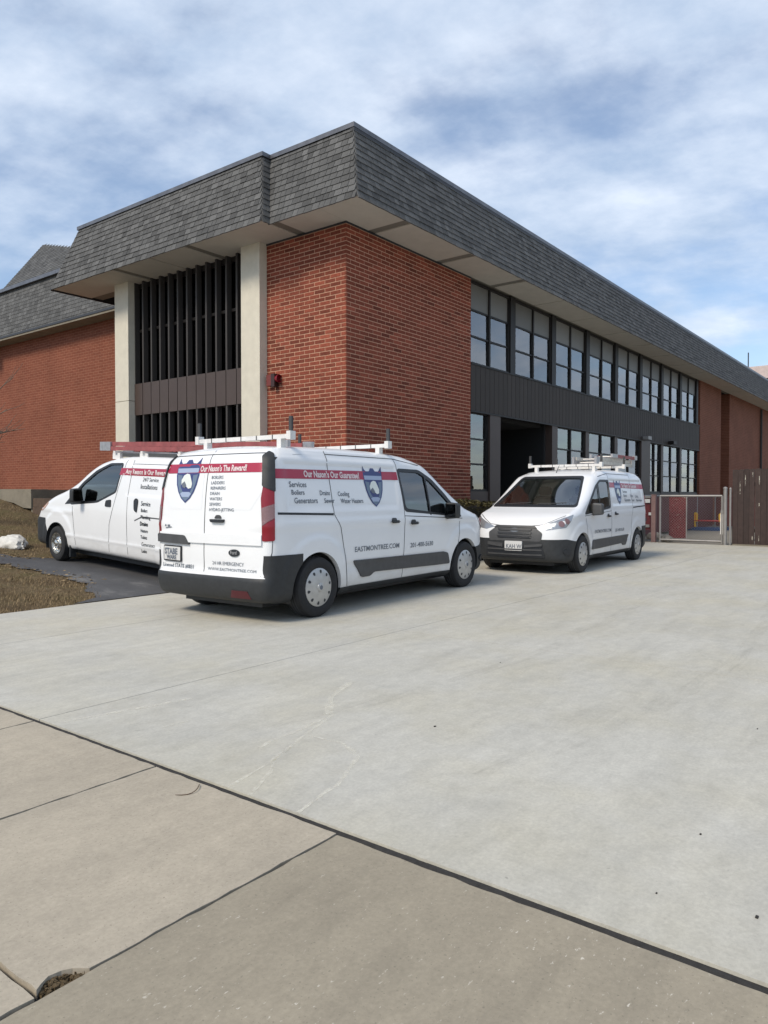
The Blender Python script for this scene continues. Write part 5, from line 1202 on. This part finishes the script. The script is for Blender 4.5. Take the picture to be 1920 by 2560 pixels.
def panel_van(mw):
    B = VanBody(NV_SIDE, NV_PLAN, NV_CROSS, (.32, 3.875), .36, 4.98, [(-.3, 1.75, 1.22, 1.60, -.014, .06), (-.4, 3.7, .42, .52, .012, .04), (-.4, 1.8, 1.70, 1.80, -.012, .03), (3.3, 4.7, .80, .95, .010, .06)])
    root = thing('delivery_van', 'white panel van at the left facing left with dark front bumper and red stripe', 'van', mw, 'white vans with red stripes and shield emblems')
    br = MB().prism([(-1.2, -.3), (-.1, -.3), (-.1, .50), (-1.2, .50)], -1.5, 1.5, 'y').mesh('c')
    bf = MB().prism([(4.2, -.3), (5.6, -.3), (5.6, .72), (4.34, .72), (4.25, .50), (4.2, .40)], -1.5, 1.5, 'y').mesh('c')
    sl = MB().prism([(.6, -.3), (3.6, -.3), (3.6, .245), (.6, .245)], -1.5, 1.5, 'y').mesh('c')
    body = build_body(B, root, 1.75, 1.1, NV_WIN, NV_SCREEN, br, bf, sl, .36)
    def grow(d): return roundpoly([(2.02 - d, 1.28 - d * .6), (1.90 - d, 1.72 + d), (2.28 + d * .3, 1.71 + d), (2.66 + d, 1.58 + d), (3.05 + d, 1.37 + d), (3.46 + d * 1.8, 1.07 + d * .3), (3.40 + d, 1.02 - d), (2.55, 1.10 - d)], .06)
    for sd in 'LR':
        s = -1 if sd == 'R' else 1
        g = skin('side_window', B, sd, sx(sd, NV_WIN), -.012, M_autoglass, root, skirt=0); skin('window_rubber', B, sd, sx(sd, grow(.022)), .003, M_black, g, holes=[sx(sd, grow(-.012))])
        skin('mirror_plate', B, sd, sx(sd, [(3.05, 1.05), (3.62, 1.0), (3.46, 1.12), (3.15, 1.31)]), .006, M_black, root)
        m = seam(B, sd, [sx(sd, q) for q in ([(1.80, 1.79), (1.98, 1.25), (2.16, .75), (2.18, .26)], [(3.36, .98), (3.30, .6), (3.25, .27)], [(1.62, 1.79), (1.66, 1.3), (1.62, .27)], [(.72, 1.72), (.64, 1.0), (.70, .30)])]); m.build('door_seam', M_seam, body)
        m = seam(B, sd, [sx(sd, q) for q in ([(1.42, .86), (1.22, .93), (.40, .93)],)], .018); m.build('door_rail', M_clad, body)
        seam(B, sd, [sx(sd, [(.45, 1.73), (1.6, 1.73), (1.6, 1.66), (.45, 1.66), (.45, 1.73)])], .008).build('roof_groove', M_seam, body)
        skin('door_handle', B, sd, sx(sd, roundpoly([(2.12, 1.03), (2.30, 1.03), (2.28, 1.13), (2.13, 1.15)], .03)), .012, M_black, root, skirt=.012)
        skin('door_handle', B, sd, sx(sd, roundpoly([(1.36, .98), (1.44, 1.02), (1.46, 1.17), (1.40, 1.21), (1.34, 1.18)], .04)), .014, M_black, root, skirt=.014)
        mo = mirror(B, root, 3.04, 1.17, s, M_plastic); mo.scale = (.8, .75, 1.0); mo.location.y = s * .94
        a = math.radians(50) * s; ax = ((-math.sin(a), math.cos(a), 0), (0, 0, 1), (-math.cos(a), -math.sin(a), 0), (4.17 + 1.2 * math.cos(a), .5 * s + 1.2 * math.sin(a), 0))
        q = roundpoly([(-.26, .82), (.0, .84), (.10, .90), (.16, 1.0), (.02, .985), (-.2, .90)], .03); q = q if s > 0 else [(-u, v) for u, v in q][::-1]; h = skin('head_lamp', B, sd, q, .006, M_amber, root, axes=ax, skirt=.02)
        skin('tail_lamp', B, sd, sx(sd, [(-.52, .95), (-.44, .95), (-.40, 1.5), (-.46, 1.5)]), .01, M_redlens, root)
        for x in (.32, 3.875): wheel(root, x, s * .745, .305, s, 'steel')
        MB().box(3.42, 3.46, s * .80 - .09, s * .80 + .02, .10, .34).build('mud_flap', M_plastic, root); MB().box(-.13, -.09, s * .80 - .09, s * .80 + .02, .10, .34).build('mud_flap', M_plastic, root)
    g = skin('windscreen', B, 'F', NV_SCREEN, -.012, M_screen, root, skirt=0); skin('windscreen_band', B, 'F', roundpoly([(-.725, 1.25), (-.57, 1.75), (.57, 1.75), (.725, 1.25)], .06), .003, M_black, g, holes=[roundpoly([(-.67, 1.295), (-.53, 1.70), (.53, 1.70), (.67, 1.295)], .06)])
    wipe(B, root, 1.28)
    skin('grille', B, 'F', roundpoly([(-.42, .70), (.42, .70), (.38, .80), (-.38, .80)], .03), .012, M_black, root, skirt=.03)
    st = skin('red_stripe', B, 'L', sx('L', [(-.40, 1.555), (1.96, 1.55), (1.93, 1.66), (-.40, 1.675)]), .004, M_decalred, root, skirt=0)
    lettering('stripe_lettering', B, 'L', [('_ Any Reason Is Our Reward!', -1.86, 1.575, .10, .0035, 1.0)], .007, M_declett, st)
    rows = [('24/7 Service', -1.30, 1.47, .085, .0, 1.0), ('& Gas', -.68, 1.47, .085, .0, .8), ('Installations', -1.34, 1.355, .105, .0, .92), ('Service', -1.26, 1.10, .10, .001, .88), ('Boilers', -1.25, 1.005, .075, .001, .85), ('Plumbing', -1.25, .905, .078, .001, .95), ('Drains', -1.26, .80, .085, .003, .95), ('Heaters', -1.24, .70, .072, .001, .85), ('Toilets', -1.24, .60, .075, .001, .85), ('Generators', -1.22, .49, .085, .0, .92), ('Leaks', -1.22, .39, .075, .001, .85)]
    lettering('side_lettering', B, 'L', rows, .005, M_black, root)
    # roof rack: low bars, long grey rail, pale feet
    for x in (.5, 1.5, 2.3): MB().box(x - .03, x + .03, -.68, .68, 1.90, 1.932).build('roof_bar', M_rack, root); MB().box(x - .11, x + .11, .58, .64, 1.80, 1.90).build('bar_foot', M_rack, root); MB().box(x - .11, x + .11, -.64, -.58, 1.80, 1.90).build('bar_foot', M_rack, root)
    for s in (1, -1): MB().box(.25, 2.15, s * .60 - .02, s * .60 + .02, 1.84, 1.899).build('side_rail', M_clad, root)
    return root
LEFT = vmat(-2.245, 11.11, .035, 139.9, 2.6)
panel_van(LEFT)
l = ladder(LEFT @ Matrix.Translation((-1.75, .42, 1.94)), 4.52, .42, 'long dull red extension ladder lying along the left van roof rack', M_fibre)
l = ladder(THIRD @ Matrix.Translation((-.05, .30, 1.97)), 2.3, .46, 'pale and grey ladder stacked on the right van roof', M_fibrewhite)
l = ladder(THIRD @ Matrix.Translation((-.15, .34, 2.13)), 1.55, .44, 'short red ladder topmost on the right van roof', M_fibre, n_sec=1)

# ------------------------------------------------------------------ unseen houses added off to the right for panes and paintwork to mirror
def house(x, y, a, label):
    t = thing('house', label, 'house', Matrix.Translation((x, y, 0)) @ Matrix.Rotation(R(a), 4, 'Z'), 'unseen houses added for reflections')
    MB().box(-6, 6, -4, 4, -.1, 5.2).build('wall', M_ledge, t); MB().prism([(-4.5, 5.1), (4.5, 5.1), (0, 8.2)], -6.4, 6.4, 'x').build('roof', M_roofcore, t)
    for xx in (-4, -1.3, 1.3, 4):
        for z in (1.1, 3.4): MB().box(xx - .55, xx + .55, -4.03, -3.99, z, z + 1.3).build('window', M_rack, t); MB().box(xx - .55, xx + .55, 3.99, 4.03, z, z + 1.3).build('window', M_rack, t)
for x, y, a, lb in ((46, 2, 80, 'pale unseen house added to be mirrored in the ground floor panes'), (47, 20, 95, 'unseen house added to be mirrored in the flank of the middle van'), (40, -16, 60, 'unseen house added for reflections, nearest the corner')): house(x, y, a, lb)
